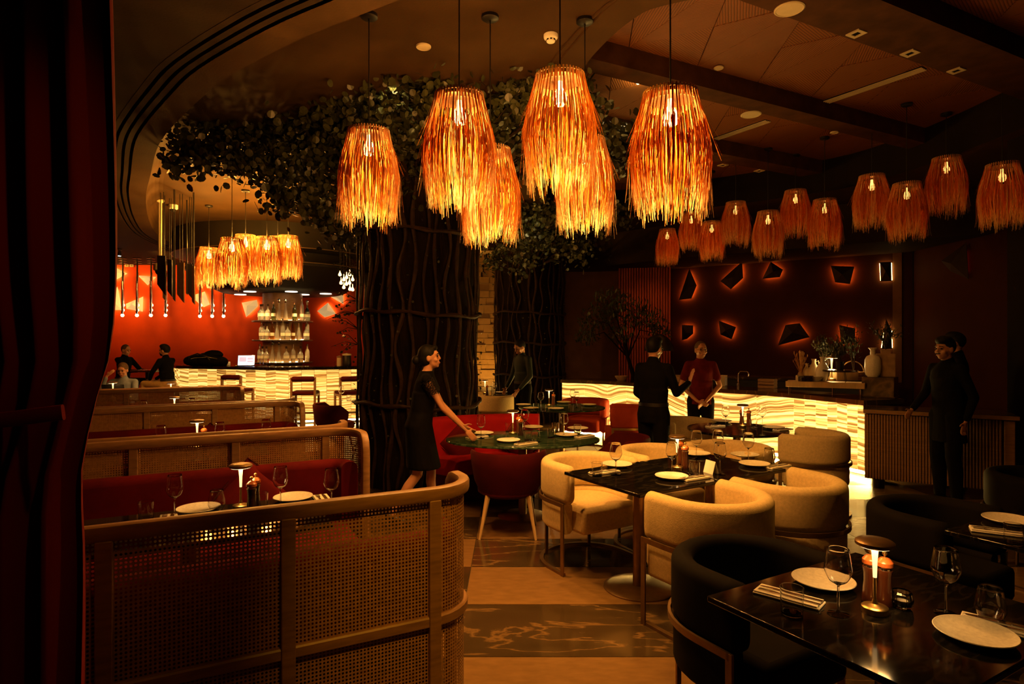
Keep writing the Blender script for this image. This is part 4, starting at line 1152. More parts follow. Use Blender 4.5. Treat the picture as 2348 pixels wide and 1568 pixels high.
# ================================================================== TABLEWARE
def plate(): 
    t = thing('plate', 'x', 'plate')
    b = MB(); b.lathe([(0, 0), (.062, 0), (.068, .004), (.100, .015), (.107, .019), (.108, .021), (.106, .023), (.098, .019), (.070, .008), (0, .007)], 40); obj('dish', b, M['stoneware'], t)
    b = MB(); b.tube([(.1065 * math.cos(2 * PI * i / 40), .1065 * math.sin(2 * PI * i / 40), .0215) for i in range(40)], .0022, 5, True); obj('rim', b, M['ceramic'], t)
    return t
def dz(pr):
    """support loops close to both ends of every long run, so that glass walls shade straight"""
    o = [pr[0]]
    for a, b in zip(pr, pr[1:]):
        l = math.hypot(b[0] - a[0], b[1] - a[1])
        if l > .010:
            for t in (.0012 / l, .0035 / l, .3, .5, .7, 1 - .0035 / l, 1 - .0012 / l): o.append((a[0] + (b[0] - a[0]) * t, a[1] + (b[1] - a[1]) * t))
        o.append(b)
    return o
def curve_prof(pr, k=4):
    v = [Vector((p[0], p[1], 0)) for p in pr]; o = []
    for i in range(len(v) - 1):
        a, b, c, d = v[max(i - 1, 0)], v[i], v[i + 1], v[min(i + 2, len(v) - 1)]
        for j in range(k):
            t = j / k; q = .5 * ((2 * b) + (c - a) * t + (2 * a - 5 * b + 4 * c - d) * t * t + (3 * b - a - 3 * c + d) * t ** 3); o.append((max(q.x, 0), q.y))
    return o + [tuple(pr[-1])]
def wine():
    t = thing('wine_glass', 'x', 'wine glass')
    b = MB(); b.lathe(dz([(0, 0), (.034, 0), (.034, .002), (.010, .006), (.0038, .014), (.0033, .09)]) + curve_prof([(.0045, .094), (.011, .1005), (.028, .112), (.041, .138), (.0428, .152), (.040, .172), (.033, .217)], 4) + [(.0328, .2175), (.0325, .2175)]
                      + curve_prof([(.0321, .217), (.0391, .172), (.0419, .152), (.0401, .1385), (.0272, .1132), (.009, .1028), (0, .1018)], 4), 28); obj('bowl_and_stem', b, M['glass'], t, angle=0)
    return t
def tumbler():
    t = thing('tumbler', 'x', 'glass')
    b = MB(); b.lathe(dz([(0, 0), (.030, 0), (.034, .004), (.0375, .09), (.0370, .0906), (.0364, .0906), (.0360, .09), (.0325, .010), (.030, .008), (0, .008)]), 28); obj('cup', b, M['glass'], t, angle=60)
    return t
def stemless():
    t = thing('stemless_glass', 'x', 'glass')
    b = MB(); b.lathe([(0, 0), (.012, 0), (.020, 0)] + curve_prof([(.021, .0005), (.026, .003), (.040, .030), (.0428, .045), (.040, .07), (.032, .112)], 4) + [(.0318, .1125), (.0315, .1125)] + curve_prof([(.0311, .112), (.0391, .07), (.0419, .045), (.0390, .0305), (.025, .005), (.018, .0035), (0, .003)], 4), 28); obj('bowl', b, M['glass'], t, angle=0)
    return t
def grinder_of(mat):
    def build():
        t = thing('pepper_grinder', 'x', 'grinder')
        b = MB(); b.lathe([(0, 0), (.029, 0), (.030, .004), (.027, .03), (.022, .075), (.0225, .105), (.0265, .125), (.0265, .128), (0, .128)], 24); obj('body', b, M[mat], t)
        b = MB(); b.lathe([(.022, .128), (.022, .134), (0, .134)], 20); obj('collar', b, M['steel'], t)
        b = MB(); b.lathe([(.020, .134), (.028, .142), (.028, .156), (.016, .170), (.006, .173), (0, .173)], 24); hd_ = obj('head', b, M['grinderhead'], t)
        b = MB(); b.lathe([(.004, .172), (.004, .180), (.009, .184), (.009, .192), (.004, .197), (0, .197)], 16); obj('knob', b, M['brass'], hd_)
        return t
    return build
def napkin():
    t = thing('napkin', 'x', 'napkin')
    b = MB(); b.box((0, 0, .004), (.085, .22, .008)); obj('folded_cloth', b, M['linen'], t, bev=.003)
    b = MB(); b.box((.001, .002, .0105), (.080, .212, .005)); obj('top_fold', b, M['linen'], t, bev=.002)
    return t
def knife():
    t = thing('knife', 'x', 'knife')
    b = MB(); b.prism([(-.008, -.02), (.010, -.02), (.010, .07), (.004, .10), (-.004, .104), (-.008, .09)], 0, .0022); obj('blade', b, M['steel'], t, bev=.0006)
    b = MB(); b.box((0, -.065, .002), (.014, .09, .005)); obj('handle', b, M['steel'], t, bev=.002)
    return t
def fork():
    t = thing('fork', 'x', 'fork')
    b = MB(); b.box((0, -.045, .002), (.011, .13, .004)); obj('handle', b, M['steel'], t, bev=.0015)
    b = MB(); b.prism([(-.011, .05), (-.004, .02), (.004, .02), (.011, .05), (.011, .058), (-.011, .058)], .001, .003)
    for k in range(4): b.box((-.0093 + k * .0062, .077, .002), (.0026, .042, .002))
    obj('tines', b, M['steel'], t, False)
    return t
def votive():
    t = thing('candle_glass', 'x', 'candle holder')
    b = MB(); b.lathe([(0, 0), (.024, 0), (.034, .012), (.037, .03), (.033, .05), (.028, .056), (.026, .055), (.030, .03), (.022, .010), (0, .008)], 14); obj('cup', b, M['glass'], t, smooth=False)
    b = MB(); b.lathe([(0, .010), (.018, .010), (.018, .024), (0, .024)], 14); obj('wax', b, M['ceramic'], t)
    return t
def card():
    t = thing('menu_card', 'x', 'card')
    b = MB(); b.prism([(0, 0), (.0012, 0), (.0252, .085), (.024, .085)], -.05, .05, Matrix.Rotation(PI / 2, 4, 'X') @ Matrix.Rotation(0, 4, 'Y')); obj('front_leaf', b, M['paper'], t, False)
    b = MB(); b.prism([(.05, 0), (.0512, 0), (.0262, .085), (.025, .085)], -.05, .05, Matrix.Rotation(PI / 2, 4, 'X')); obj('back_leaf', b, M['paper'], t, False)
    return t
BUILD = {'plate': plate, 'wine': wine, 'tumbler': tumbler, 'stemless': stemless, 'grinder': grinder_of('grinderwood'), 'darkgrinder': grinder_of('darkgrinder'), 'napkin': napkin, 'knife': knife, 'fork': fork, 'votive': votive, 'card': card, 'lamp': table_lamp}
def items(where, z, rows, rz=0.0, hgt=None):
    for kind, px, py, lb in rows:
        p = F(px, py, z)
        if kind in ('napkin', 'setting'):
            place('napkin', napkin, 'white folded napkin ' + lb + ' on the ' + where, p, rz, 'napkins')
            dx = Vector((math.cos(rz), math.sin(rz), 0))
            place('knife', knife, 'steel table knife on the napkin ' + lb + ' on the ' + where, p + dx * .016 + Vector((0, 0, .013)), rz, 'cutlery')
            place('fork', fork, 'steel table fork on the napkin ' + lb + ' on the ' + where, p - dx * .016 + Vector((0, 0, .013)), rz, 'cutlery')
            continue
        noun = {'plate': 'white stoneware plate', 'wine': 'clear wine glass', 'tumbler': 'clear tumbler', 'stemless': 'stemless rounded glass', 'grinder': 'reddish wooden pepper grinder',
                'darkgrinder': 'dark pepper grinder with a red head', 'votive': 'cut glass candle holder', 'card': 'white folded menu card', 'lamp': 'slim brass table lamp'}[kind]
        place(kind, BUILD[kind], noun + ' ' + lb + ' on the ' + where, p, rz if kind in ('card',) else random.uniform(0, 6) if kind != 'darkgrinder' else 1.0, {'plate': 'plates', 'wine': 'wine glasses', 'tumbler': 'tumblers', 'stemless': 'stemless glasses', 'grinder': 'wooden grinders', 'darkgrinder': 'dark grinders', 'lamp': 'table lamps'}.get(kind), {'lamp': .9, 'grinder': .94, 'darkgrinder': .94}.get(kind, 1.0))
items('joined black tables', .75, [
    ('plate', 1415, 1069, 'before the far left chair'), ('plate', 1540, 1097, 'before the nearest cream chair'), ('plate', 1730, 1068, 'before the near right chair'), ('plate', 1708, 1047, 'at the right end'), ('plate', 1597, 1044, 'behind the grinders'),
    ('wine', 1412, 1089, 'beside the far left plate'), ('wine', 1541, 1086, 'left of the lamp'), ('wine', 1597, 1052, 'right of the grinders'), ('wine', 1651, 1088, 'right of the menu card'), ('wine', 1646, 1050, 'between the rear plates'), ('wine', 1716, 1058, 'before the right end plate'),
    ('tumbler', 1369, 1091, 'by the left corner'), ('tumbler', 1592, 1089, 'left of the menu card'), ('stemless', 1764, 1062, 'by the right end'),
    ('lamp', 1553, 1076, 'in the middle'), ('grinder', 1571, 1073, 'right of the lamp'), ('grinder', 1560, 1062, 'behind the lamp'), ('card', 1623, 1085, 'in the middle')], 0.35)
items('joined black tables', .75, [('setting', 1386, 1084, 'by the left corner'), ('setting', 1592, 1098, 'right of the nearest plate'), ('setting', 1782, 1071, 'at the right end')], R(-60))
items('oval marble table', .735, [
    ('plate', 1107, 996, 'beside the woman'), ('plate', 1166, 1013, 'at the front edge'), ('plate', 1222, 982, 'at the back edge'), ('plate', 1299, 1000, 'at the front right'), ('plate', 1325, 985, 'at the right end'),
    ('wine', 1103, 1005, 'beside the woman'), ('wine', 1203, 987, 'behind the grinder'), ('wine', 1293, 998, 'at the right'), ('tumbler', 1167, 990, 'left of the lamp'), ('tumbler', 1274, 989, 'right of middle'), ('tumbler', 1324, 994, 'at the right end'), ('tumbler', 1210, 1010, 'right of the front plate'), ('stemless', 1228, 1014, 'right of the front plate'), ('tumbler', 1264, 1004, 'at the front'),
    ('lamp', 1176, 996, 'in the middle'), ('grinder', 1189, 992, 'right of the lamp'), ('darkgrinder', 1194, 998, 'before the reddish one')], 0)
items('oval marble table', .735, [('setting', 1094, 1003, 'beside the woman'), ('setting', 1206, 1018, 'right of the front plate'), ('setting', 1340, 1001, 'at the right end')], R(-50))
items('round marble table', .735, [
    ('plate', 1200, 930, 'at the left'), ('plate', 1275, 939, 'at the front'), ('plate', 1293, 924, 'at the back'), ('plate', 1350, 930, 'at the right'), ('plate', 1218, 938, 'at the front left'),
    ('wine', 1240, 935, 'left of the lamp'), ('wine', 1313, 928, 'right of the lamp'), ('wine', 1322, 934, 'at the right'), ('tumbler', 1229, 940, 'at the front left'), ('tumbler', 1246, 943, 'at the front'), ('tumbler', 1330, 941, 'at the front right'), ('tumbler', 1310, 943, 'in the middle front'),
    ('lamp', 1259, 931, 'in the middle'), ('grinder', 1269, 928, 'right of the lamp')], 0)
items('round black table', .75, [
    ('plate', 1655, 968, 'at the left'), ('plate', 1774, 983, 'at the right'), ('wine', 1664, 976, 'at the left'), ('wine', 1748, 977, 'at the right'), ('lamp', 1703, 979, 'in the middle'), ('grinder', 1701, 973, 'left behind the lamp'), ('grinder', 1717, 975, 'right of the lamp'), ('tumbler', 1728, 981, 'right of the grinders')], 0)
items('round black table', .75, [('setting', 1640, 978, 'at the left'), ('setting', 1795, 986, 'at the right')], R(-60))
items('near black table', .75, [
    ('plate', 1888, 1340, 'at the far side'), ('plate', 2236, 1462, 'at the near side'), ('wine', 1922, 1408, 'before the far plate'), ('wine', 2169, 1407, 'before the near plate'), ('tumbler', 1816, 1408, 'on the far napkin side'), ('stemless', 2271, 1425, 'by the near plate'),
    ('lamp', 2006, 1404, 'in the middle'), ('grinder', 1996, 1378, 'left behind the lamp'), ('grinder', 2029, 1386, 'right of the lamp'), ('votive', 2067, 1392, 'right of the grinders')], 0)
items('near black table', .75, [('setting', 1808, 1372, 'left of the far plate'), ('setting', 2300, 1442, 'right of the near plate')], R(48))
items('right edge table', .75, [('plate', 2312, 1198, 'at the far side'), ('tumbler', 2324, 1248, 'by the napkin')], 0)
items('right edge table', .75, [('setting', 2290, 1222, 'left of the plate')], R(60))
items('nearest booth table', .75, [
    ('plate', 455, 1172, 'at the left'), ('plate', 672, 1146, 'at the right'), ('wine', 401, 1185, 'at the left'), ('wine', 643, 1160, 'at the right'), ('wine', 760, 1167, 'at the right end'), ('stemless', 497, 1172, 'before the left plate'), ('tumbler', 335, 1190, 'at the left end'),
    ('lamp', 552, 1166, 'in the middle'), ('darkgrinder', 577, 1172, 'right of the lamp'), ('darkgrinder', 586, 1162, 'behind the other one'), ('tumbler', 598, 1168, 'right of the grinders')], 0)
items('nearest booth table', .75, [('setting', 385, 1196, 'left of the plate'), ('setting', 740, 1148, 'right of the plate')], UA)
items('second booth table', .75, [
    ('plate', 395, 1027, 'at the left'), ('plate', 545, 1017, 'at the right'), ('wine', 369, 1036, 'at the left'), ('wine', 504, 1026, 'before the right plate'), ('wine', 610, 1018, 'at the right end'), ('lamp', 452, 1028, 'in the middle'), ('darkgrinder', 468, 1024, 'right of the lamp'), ('votive', 436, 1030, 'left of the lamp')], 0)
items('third booth table', .75, [('plate', 355, 958, 'at the left'), ('plate', 470, 950, 'at the right'), ('wine', 330, 960, 'at the left'), ('wine', 440, 954, 'at the right'), ('lamp', 400, 955, 'in the middle')], 0)
place('lamp', None, 'slim brass table lamp on the far booth table, right of the man with the laptop', B4 + U * .42 - V * .12 + Vector((0, 0, .751)), 0, 'table lamps', .9)
items('table left of the trunk', .735, [('wine', 783, 918, 'at the left'), ('tumbler', 800, 919, 'behind the wine glass')], 0)
items('far table between the trees', .735, [('plate', 1150, 901, 'at the right'), ('wine', 1134, 904, 'in the middle'), ('lamp', 1112, 902, 'at the left'), ('grinder', 1117, 905, 'right of the lamp'), ('tumbler', 1125, 908, 'at the front')], 0)
# ================================================================== BACK-LIT BARS
def dense(path, step):
    out = []
    for a, c in zip(path, path[1:]):
        a, c = Vector((*a, 0)), Vector((*c, 0)); m = max(1, round((c - a).length / step))
        out += [a + (c - a) * (i / m) for i in range(m)]
    return out + [Vector((*path[-1], 0))]
def nrm_of(pts):
    o = []
    for i in range(len(pts)):
        t = (pts[min(i + 1, len(pts) - 1)] - pts[max(i - 1, 0)]).normalized(); o.append(Vector((t.y, -t.x, 0)))
    return o
def lit_bar(name, label, path, h, mat, tops, pw, inward, chop, seed, tail=0):
    """panels of back-lit onyx along a bent plan path (walked so that the room lies on its right)"""
    rnd = random.Random(seed)
    t = thing(name, label, 'bar counter')
    pts = dense(path[:len(path) - tail], pw)
    nmain = len(pts) - 1
    if tail: pts += dense(path[len(path) - tail - 1:], .165)[1:]
    nn = nrm_of(pts); chop0, mat0 = chop, mat
    for i, (a, c) in enumerate(zip(pts, pts[1:])):
        L_ = (c - a).length; d = (c - a).normalized(); nr = Vector((d.y, -d.x, 0))
        chop = chop0 or i >= nmain; mat = mat0 if i < nmain else 'onyx_end'
        b = MB(); sub = 4
        grp, idx = i // 2, i % 2; u0 = rnd.uniform(0, 30) if chop else 3.0 * (grp // 2) + .55 * (idx if grp % 2 == 0 else 1 - idx); ov = rnd.uniform(0, 3) if chop else 0
        back = nr * -.02
        g = .0025
        A, C = a + d * g, c - d * g
        b.v = [Vector((*q.xy, z)) for z in (.07, h - .06) for q in (A, C, C + back, A + back)]
        b.f = [(0, 1, 5, 4), (1, 2, 6, 5), (2, 3, 7, 6), (3, 0, 4, 7), (4, 5, 6, 7), (3, 2, 1, 0)]
        ua, uc = (u0, u0 + L_) if (i % 2 == 0 if chop else grp % 2 == 0) else (u0 + L_, u0)
        uvv = [(ua, ov + .07), (uc, ov + .07), (uc, ov + .07), (ua, ov + .07), (ua, ov + h), (uc, ov + h), (uc, ov + h), (ua, ov + h)]
        b.uv = [[uvv[k] for k in f] for f in b.f]
        obj('onyx_panel', b, M[mat], t, False)
    w = .62 * inward
    b = MB(); b.sweep([(p.x, p.y, h - .03) for p in pts], nn, [(.07, .03), (-.62, .03), (-.62, -.03), (.07, -.03)]); obj('counter_slab', b, M[tops], t, False)
    b = MB(); b.sweep([(p.x, p.y, h / 2 - .03) for p in pts], nn, [(-.06, h / 2 - .03), (-.50, h / 2 - .03), (-.50, -h / 2 + .03), (-.06, -h / 2 + .03)]); obj('carcass', b, M['blackmetal'], t, False)
    b = MB(); b.sweep([(p.x, p.y, .045) for p in pts], nn, [(.0, .014), (-.045, .018), (-.045, -.018), (.0, -.018)]); obj('led_strip', b, M['ledfloor' if not chop0 else 'led'], t, False)
    return t
BARL = [(-7.9, 15.2), (-7.65, 13.8), (-7.05, 12.95), (-4.7, 12.15), (-2.4, 12.9), (-1.9, 14.5)]
lit_bar('round_bar', 'glowing onyx bar counter round the bottle column, before the red wall', BARL, 1.15, 'onyx_left', 'granite', .24, 1, True, 5)
BARR = [(0.95, 11.6), (1.75, 11.15), (2.3, 10.5), (2.8, 9.90), (3.2, 9.3), (3.58, 8.95), (3.90, 8.45), (4.12, 7.98), (4.33, 7.42)]
lit_bar('show_kitchen_bar', 'long glowing banded onyx counter along the right hand side', BARR, .94, 'onyx_right', 'darkmarble', .55, 1, False, 9, 2)
# ---- bottle column with three round shelves, canopy drum above
CB = Vector((-5.26, 14.0, 0))
t = thing('bottle_column', 'round bottle column with three lit shelves in the middle of the bar', 'shelf', CB)
b = MB(); b.lathe([(.43, 0), (.43, 2.75), (0, 2.75)], 40); obj('core', b, M['oak'], t)
SHZ = (2.13, 1.70, 1.20)
for z in SHZ:
    b = MB(); b.lathe([(.43, z - .035), (.66, z - .035), (.665, z - .03), (.665, z - .005), (.66, z), (.43, z)], 48, closed=True); obj('shelf', b, M['darkgrinder'], t)
    b = MB(); b.lathe([(.45, z + .001), (.47, z + .001), (.47, z + .012), (.45, z + .012)], 48, closed=True); obj('led_strip', b, M['led'], t)
t = thing('bar_canopy', 'dark tiered drum canopy hanging over the bottle column', 'canopy', CB)
b = MB(); b.lathe([(2.24, HZ), (2.24, 3.52), (2.20, 3.50), (1.7, 3.50), (1.7, 3.3)], 64); b.f = b.f[:-2]; obj('upper_drum', b, M['canopydark'], t)
b = MB(); b.lathe([(2.235, 3.505), (2.25, 3.505), (2.25, 3.52), (2.235, 3.52)], 64, closed=True); obj('trim_ring', b, M['bronze'], t)
b = MB(); b.lathe([(0, 3.28), (1.95, 3.28), (1.98, 3.26), (1.98, 3.20), (1.40, 2.80), (1.30, 2.76), (0, 2.76)], 64); obj('lower_bowl', b, M['canopydark'], t)
b = MB(); b.lathe([(1.975, 3.255), (1.99, 3.255), (1.99, 3.27), (1.975, 3.27)], 64, closed=True); obj('trim_ring', b, M['bronze'], t)
for px, py in ((573, 668), (551, 675), (668, 668), (696, 675), (747, 673)):
    p = F(px, py, 2.755)
    b = MB(); b.lathe([(0, 0), (.13, 0), (.13, -.012), (0, -.012)], 24, Matrix.Translation(p - CB)); obj('canopy_light', b, M['downlight'], t)
# ---- bottles
BP = [[(0, 0), (.036, 0), (.038, .006), (.038, .17), (.030, .20), (.013, .225), (.013, .285), (0, .285)],
      [(0, 0), (.045, 0), (.047, .006), (.047, .12), (.040, .15), (.014, .18), (.014, .25), (0, .25)],
      [(0, 0), (.040, 0), (.041, .006), (.030, .12), (.018, .20), (.013, .26), (.013, .30), (0, .30)],
      [(0, 0), (.032, 0), (.034, .004), (.034, .24), (.026, .27), (.012, .29), (.012, .335), (0, .335)]]
def bottle(kind, gl):
    def build():
        t = thing('bottle', 'x', 'bottle'); pr = BP[kind]
        b = MB(); b.lathe(pr, 14); obj('body', b, M[gl], t, angle=50)
        tz = pr[-1][1]; b = MB(); b.lathe([(0, tz - .02), (.016, tz - .02), (.017, tz + .018), (0, tz + .02)] if kind != 2 else [(0, tz - .01), (.015, tz - .01), (.028, tz + .02), (.028, tz + .03), (.012, tz + .055), (0, tz + .055)], 12); obj('stopper', b, M['steel' if kind != 1 else 'darkgrinder'], t)
        r = pr[2][0] + .0012; z0, z1 = (.05, .13) if kind != 2 else (.02, .07)
        if kind != 2:
            b = MB(); b.lathe([(r, z0 + .015), (r, z1 - .015)], 14); b.f = b.f[:-2]; obj('paper_band', b, M['bottlelabel'], t)
        return t
    return build
rows_ = [[1430, 1452, 1508, 1560, 1605, 1657, 1721, 1766, 1808, 1838, 1863], [1438, 1463, 1500, 1548, 1590, 1636, 1673, 1711, 1748, 1786, 1822, 1858], [1418, 1450, 1492, 1550, 1605, 1663, 1712, 1758, 1796, 1826, 1858]]
cl = {'bottleclear': 'clear', 'amberglass': 'amber', 'greenglass': 'green'}
kn = ('straight', 'squat', 'tapering', 'tall slim')
for si, (xs, z, sn) in enumerate(zip(rows_, SHZ, ('top', 'middle', 'bottom'))):
    for i, x in enumerate(xs):
        k = random.choice((0, 1, 3, 0, 2)) if i not in (4,) else 2
        g = random.choice(('bottleclear', 'bottleclear', 'amberglass', 'bottleclear', 'bottleclear', 'greenglass'))
        px = 230 + x / 3.913
        p = P(px, 700, 13.45); dx = p.x - CB.x
        dx = max(-.6, min(.6, dx)); y = -math.sqrt(max(.58 ** 2 - dx * dx, .01))
        place('bottle%d%s' % (k, g), bottle(k, g), '%s %s bottle on the %s bar shelf, %s from the left' % (kn[k], cl[g], sn, ORD[i]), (CB.x + dx, CB.y + y, z + .001), 0, 'bottles on the %s bar shelf' % sn, 1.32)
# ---- things on the round bar
def on(px, py, z): return F(px, py, z)
p = P(561, 838, 12.75); p.z = 1.151
t = thing('laptop', 'open silver laptop with a bright screen standing on the round bar', 'laptop', p, R(-8))
b = MB(); b.box((0, 0, .009), (.34, .24, .016)); obj('keyboard_base', b, M['steel'], t, bev=.004)
b = MB(); b.box((0, .0, .115), (.35, .008, .23), Matrix.Translation((0, -.13 + .26, 0)) @ Matrix.Rotation(R(-15), 4, 'X')); ld_ = obj('lid', b, M['steel'], t, bev=.003)
b = MB(); b.box((0, -.006, .118), (.325, .003, .20), Matrix.Translation((0, .13, 0)) @ Matrix.Rotation(R(-15), 4, 'X')); obj('screen', b, M['paperscreen'], ld_, False)
b = MB()
for x_, z_, w_2, h_2 in ((-.07, .135, .14, .10), (.08, .15, .12, .05), (.08, .09, .12, .04), (0, .035, .18, .014)): b.box((x_, -.0085, z_), (w_2, .002, h_2), Matrix.Translation((0, .13, 0)) @ Matrix.Rotation(R(-15), 4, 'X'))
obj('screen_windows', b, M['screenwin'], ld_, False)
t.rotation_euler = (0, 0, R(12))
p = P(470, 838, 12.9); p.z = 1.15
t = thing('bag', 'black slouching bag lying on the left end of the round bar', 'bag', p, R(-10))
b = MB()
for c_, r_ in (((-.2, 0, .11), (.28, .2, .13)), ((.1, 0, .12), (.32, .2, .16)), ((.32, .0, .09), (.2, .16, .12)), ((.2, 0, .24), (.22, .1, .09))): b.ell(c_, r_, None, 20, 12)
for i, q in enumerate(b.v): b.v[i] = Vector((q.x, q.y, max(.002, q.z + .02 * noise.noise(q * 6))))
obj('body', b, M['blackcloth'], t)
b = MB(); b.tube([(-.28, -.12, .05), (-.2, -.22, .2), (0, -.24, .26), (.2, -.21, .2), (.27, -.12, .05)], .014, 8); obj('strap', b, M['blackmetal'], t)
b = MB(); b.tube([(-.35, -.16, .12), (-.1, -.2, .17), (.2, -.2, .19), (.4, -.15, .15)], .007, 6); obj('zip', b, M['steel'], t)
def jar(name, label, px, Y, z, r, h, mat, lid=None, cat='jar'):
    p = P(px, 830, Y); p.z = z
    t = thing(name, label, cat, p)
    b = MB(); b.lathe([(0, 0), (r, 0), (r * 1.05, h * .1), (r, h * .9), (r * .9, h), (r * .85, h), (r * .85, h * .9), (0, h * .85)], 18); obj('body', b, M[mat], t)
    if lid:
        b = MB(); b.lathe([(0, h), (r * 1.05, h), (r * 1.05, h + .03), (r * .3, h + .04), (0, h + .05)], 18); obj('lid', b, M[lid], t)
    return t
jar('canister', 'pale lidded canister behind the black bag on the round bar', 494, 13.3, 1.151, .085, .19, 'fixture', 'oak')
jar('bowl', 'small pale bowl right of the black bag on the round bar', 521, 13.0, 1.151, .06, .08, 'ceramic', None, 'bowl')
jar('ice_bucket', 'dark ice bucket with a pale rim on the bar beside the trunk', 795, 12.75, 1.151, .09, .22, 'blackmetal', 'fixture', 'bucket')
jar('bottle_caddy', 'pale bottle holder on the bar left of the dark bucket', 778, 12.8, 1.151, .05, .17, 'fixture', 'oak', 'caddy')
for i, px in enumerate((418, 425, 600, 608, 625, 771)):
    place('tumbler', None, 'clear tumbler on the round bar counter, %s from the left' % ORD[i], Vector((P(px, 800, 12.85).x, 12.85, 1.151)), 0, 'tumblers')
# ================================================================== FLUTED CABINET
A, B = Vector((4.02, 6.93, 0)), Vector((5.17, 6.27, 0)); d = (B - A).normalized(); L_ = (B - A).length
t = thing('fluted_cabinet', 'fluted wooden cabinet with a marble top beside the glowing counter', 'cabinet', (A + B) / 2, math.atan2(d.y, d.x))
b = MB(); b.box((0, .27, .47), (L_, .50, .74)); obj('body', b, M['darkgrinder'], t, bev=.02)
sm = MB(); sm.tube([(0, 0, .105), (0, 0, .835)], .0115, 6); sm = mesh_of('slat', sm, M['oak'])
ns = 44
for k in range(ns): obj('slat', None, None, t, mesh=sm, loc=(-L_ / 2 + L_ * .92 * (k + .5) / ns, .015, 0))
for k in range(6): obj('slat', None, None, t, mesh=sm, loc=(-L_ / 2 - .005, .03 + .08 * k, 0))
b = MB(); b.box((L_ / 2 - .045, .015, .47), (.09, .03, .73)); obj('end_panel', b, M['oak'], t, bev=.006)
b = MB(); b.box((0, .26, .865), (L_ + .06, .58, .05)); mt_ = obj('marble_top', b, M['darkmarble'], t, bev=.008)
b = MB(); b.box((0, -.032, .866), (L_ + .06, .006, .04)); obj('top_edging', b, M['oak'], mt_, bev=.002)
for sx in (-1, 1):
    for y in (.06, .44):
        b = MB(); b.lathe([(0, 0), (.06, 0), (.065, .1), (0, .1)], 18, Matrix.Translation((sx * (L_ / 2 - .12), y, 0))); obj('foot', b, M['blackmetal'], t)
# back counter along the brown wall
t = thing('back_counter', 'dark service counter along the brown wall behind the glowing one', 'counter')
q0, q1 = WA.lerp(WB, .10) + WN * .03, WA.lerp(WB, .86) + WN * .03
b = MB(); w_ = WN * .6; b.prism([(p.x, p.y) for p in (q0 + w_, q1 + w_, q1, q0)], 0, .90); obj('body', b, M['blackmetal'], t, False)
b = MB(); w_ = WN * .66; b.prism([(p.x, p.y) for p in (q0 + w_, q1 + w_, q1, q0)], .90, .95); obj('worktop', b, M['darkmarble'], t, False)
# ================================================================== THINGS ON THE RIGHT HAND COUNTER
def blob_box(t, nm, c, d, mat, bev=.01): b = MB(); b.box(c, d); return obj(nm, b, M[mat], t, bev=bev)
ang = R(-52)
c0 = Vector((4.16, 8.55, .941))
# the raised tray on legs
t = thing('raised_tray', 'long raised wooden tray on thin steel legs on the glowing counter', 'tray', P(1890, 900, 8.2).xy.to_3d() + Vector((0, 0, .941)), R(-28))
blob_box(t, 'tray', (0, 0, .16), (.92, .42, .03), 'lightwood'); blob_box(t, 'front_edge', (0, -.215, .145), (.92, .012, .075), 'lightwood', .003); blob_box(t, 'side_edge', (.462, 0, .145), (.012, .42, .075), 'lightwood', .003)
for x in (-.42, 0.1, .42):
    for y in (-.18, .18):
        b = MB(); b.cyl((x, y, 0), (x, y, .15), .007, n=8); obj('leg', b, M['steel'], t)
TR = P(1890, 900, 8.2); tz = .941 + .176
def onit(px, Y, z=tz): return Vector(((px - CX) * Y / FP, Y, z))
t = thing('small_round_stand', 'small dark round stand on wire legs at the front of the raised tray', 'stand', onit(1925, 8.08))
b = MB(); b.lathe([(0, .14), (.20, .14), (.205, .15), (.20, .165), (0, .165)], 32); obj('top', b, M['darkgrinder'], t)
for k in range(3):
    a = 2 * PI * k / 3 + .5; b = MB(); b.cyl((.12 * math.cos(a), .12 * math.sin(a), .14), (.15 * math.cos(a), .15 * math.sin(a), 0), .004, n=6); obj('leg', b, M['blackmetal'], t)
def vase(label, p, s, mat='ceramic'):
    t = thing('vase', label, 'vase', p); t.scale = (s, s, s)
    b = MB(); b.lathe([(0, 0), (.045, 0), (.085, .06), (.098, .12), (.075, .20), (.034, .27), (.028, .31), (.040, .345), (.036, .345), (.024, .31), (.03, .27), (0, .25)], 24); obj('body', b, M[mat], t)
    b = MB(); b.tube([(.03, 0, .30), (.075, 0, .32), (.085, 0, .25), (.07, 0, .205)], .008, 8); obj('handle', b, M[mat], t)
    b = MB(); b.tube([(.038 * math.cos(2 * PI * i / 20), .038 * math.sin(2 * PI * i / 20), .345) for i in range(20)], .004, 6, True); obj('lip', b, M[mat], t)
    return t
vase('white bottle-shaped vase in the middle of the raised tray, brightly lit', onit(1886, 8.35), .95)
vase('pale vase half hidden left of the white bottle-shaped one', onit(1866, 8.55), .85, 'fixture')
vase('small pale vase farther left, beside the dried flowers', onit(1850, 8.6), .66, 'fixture')
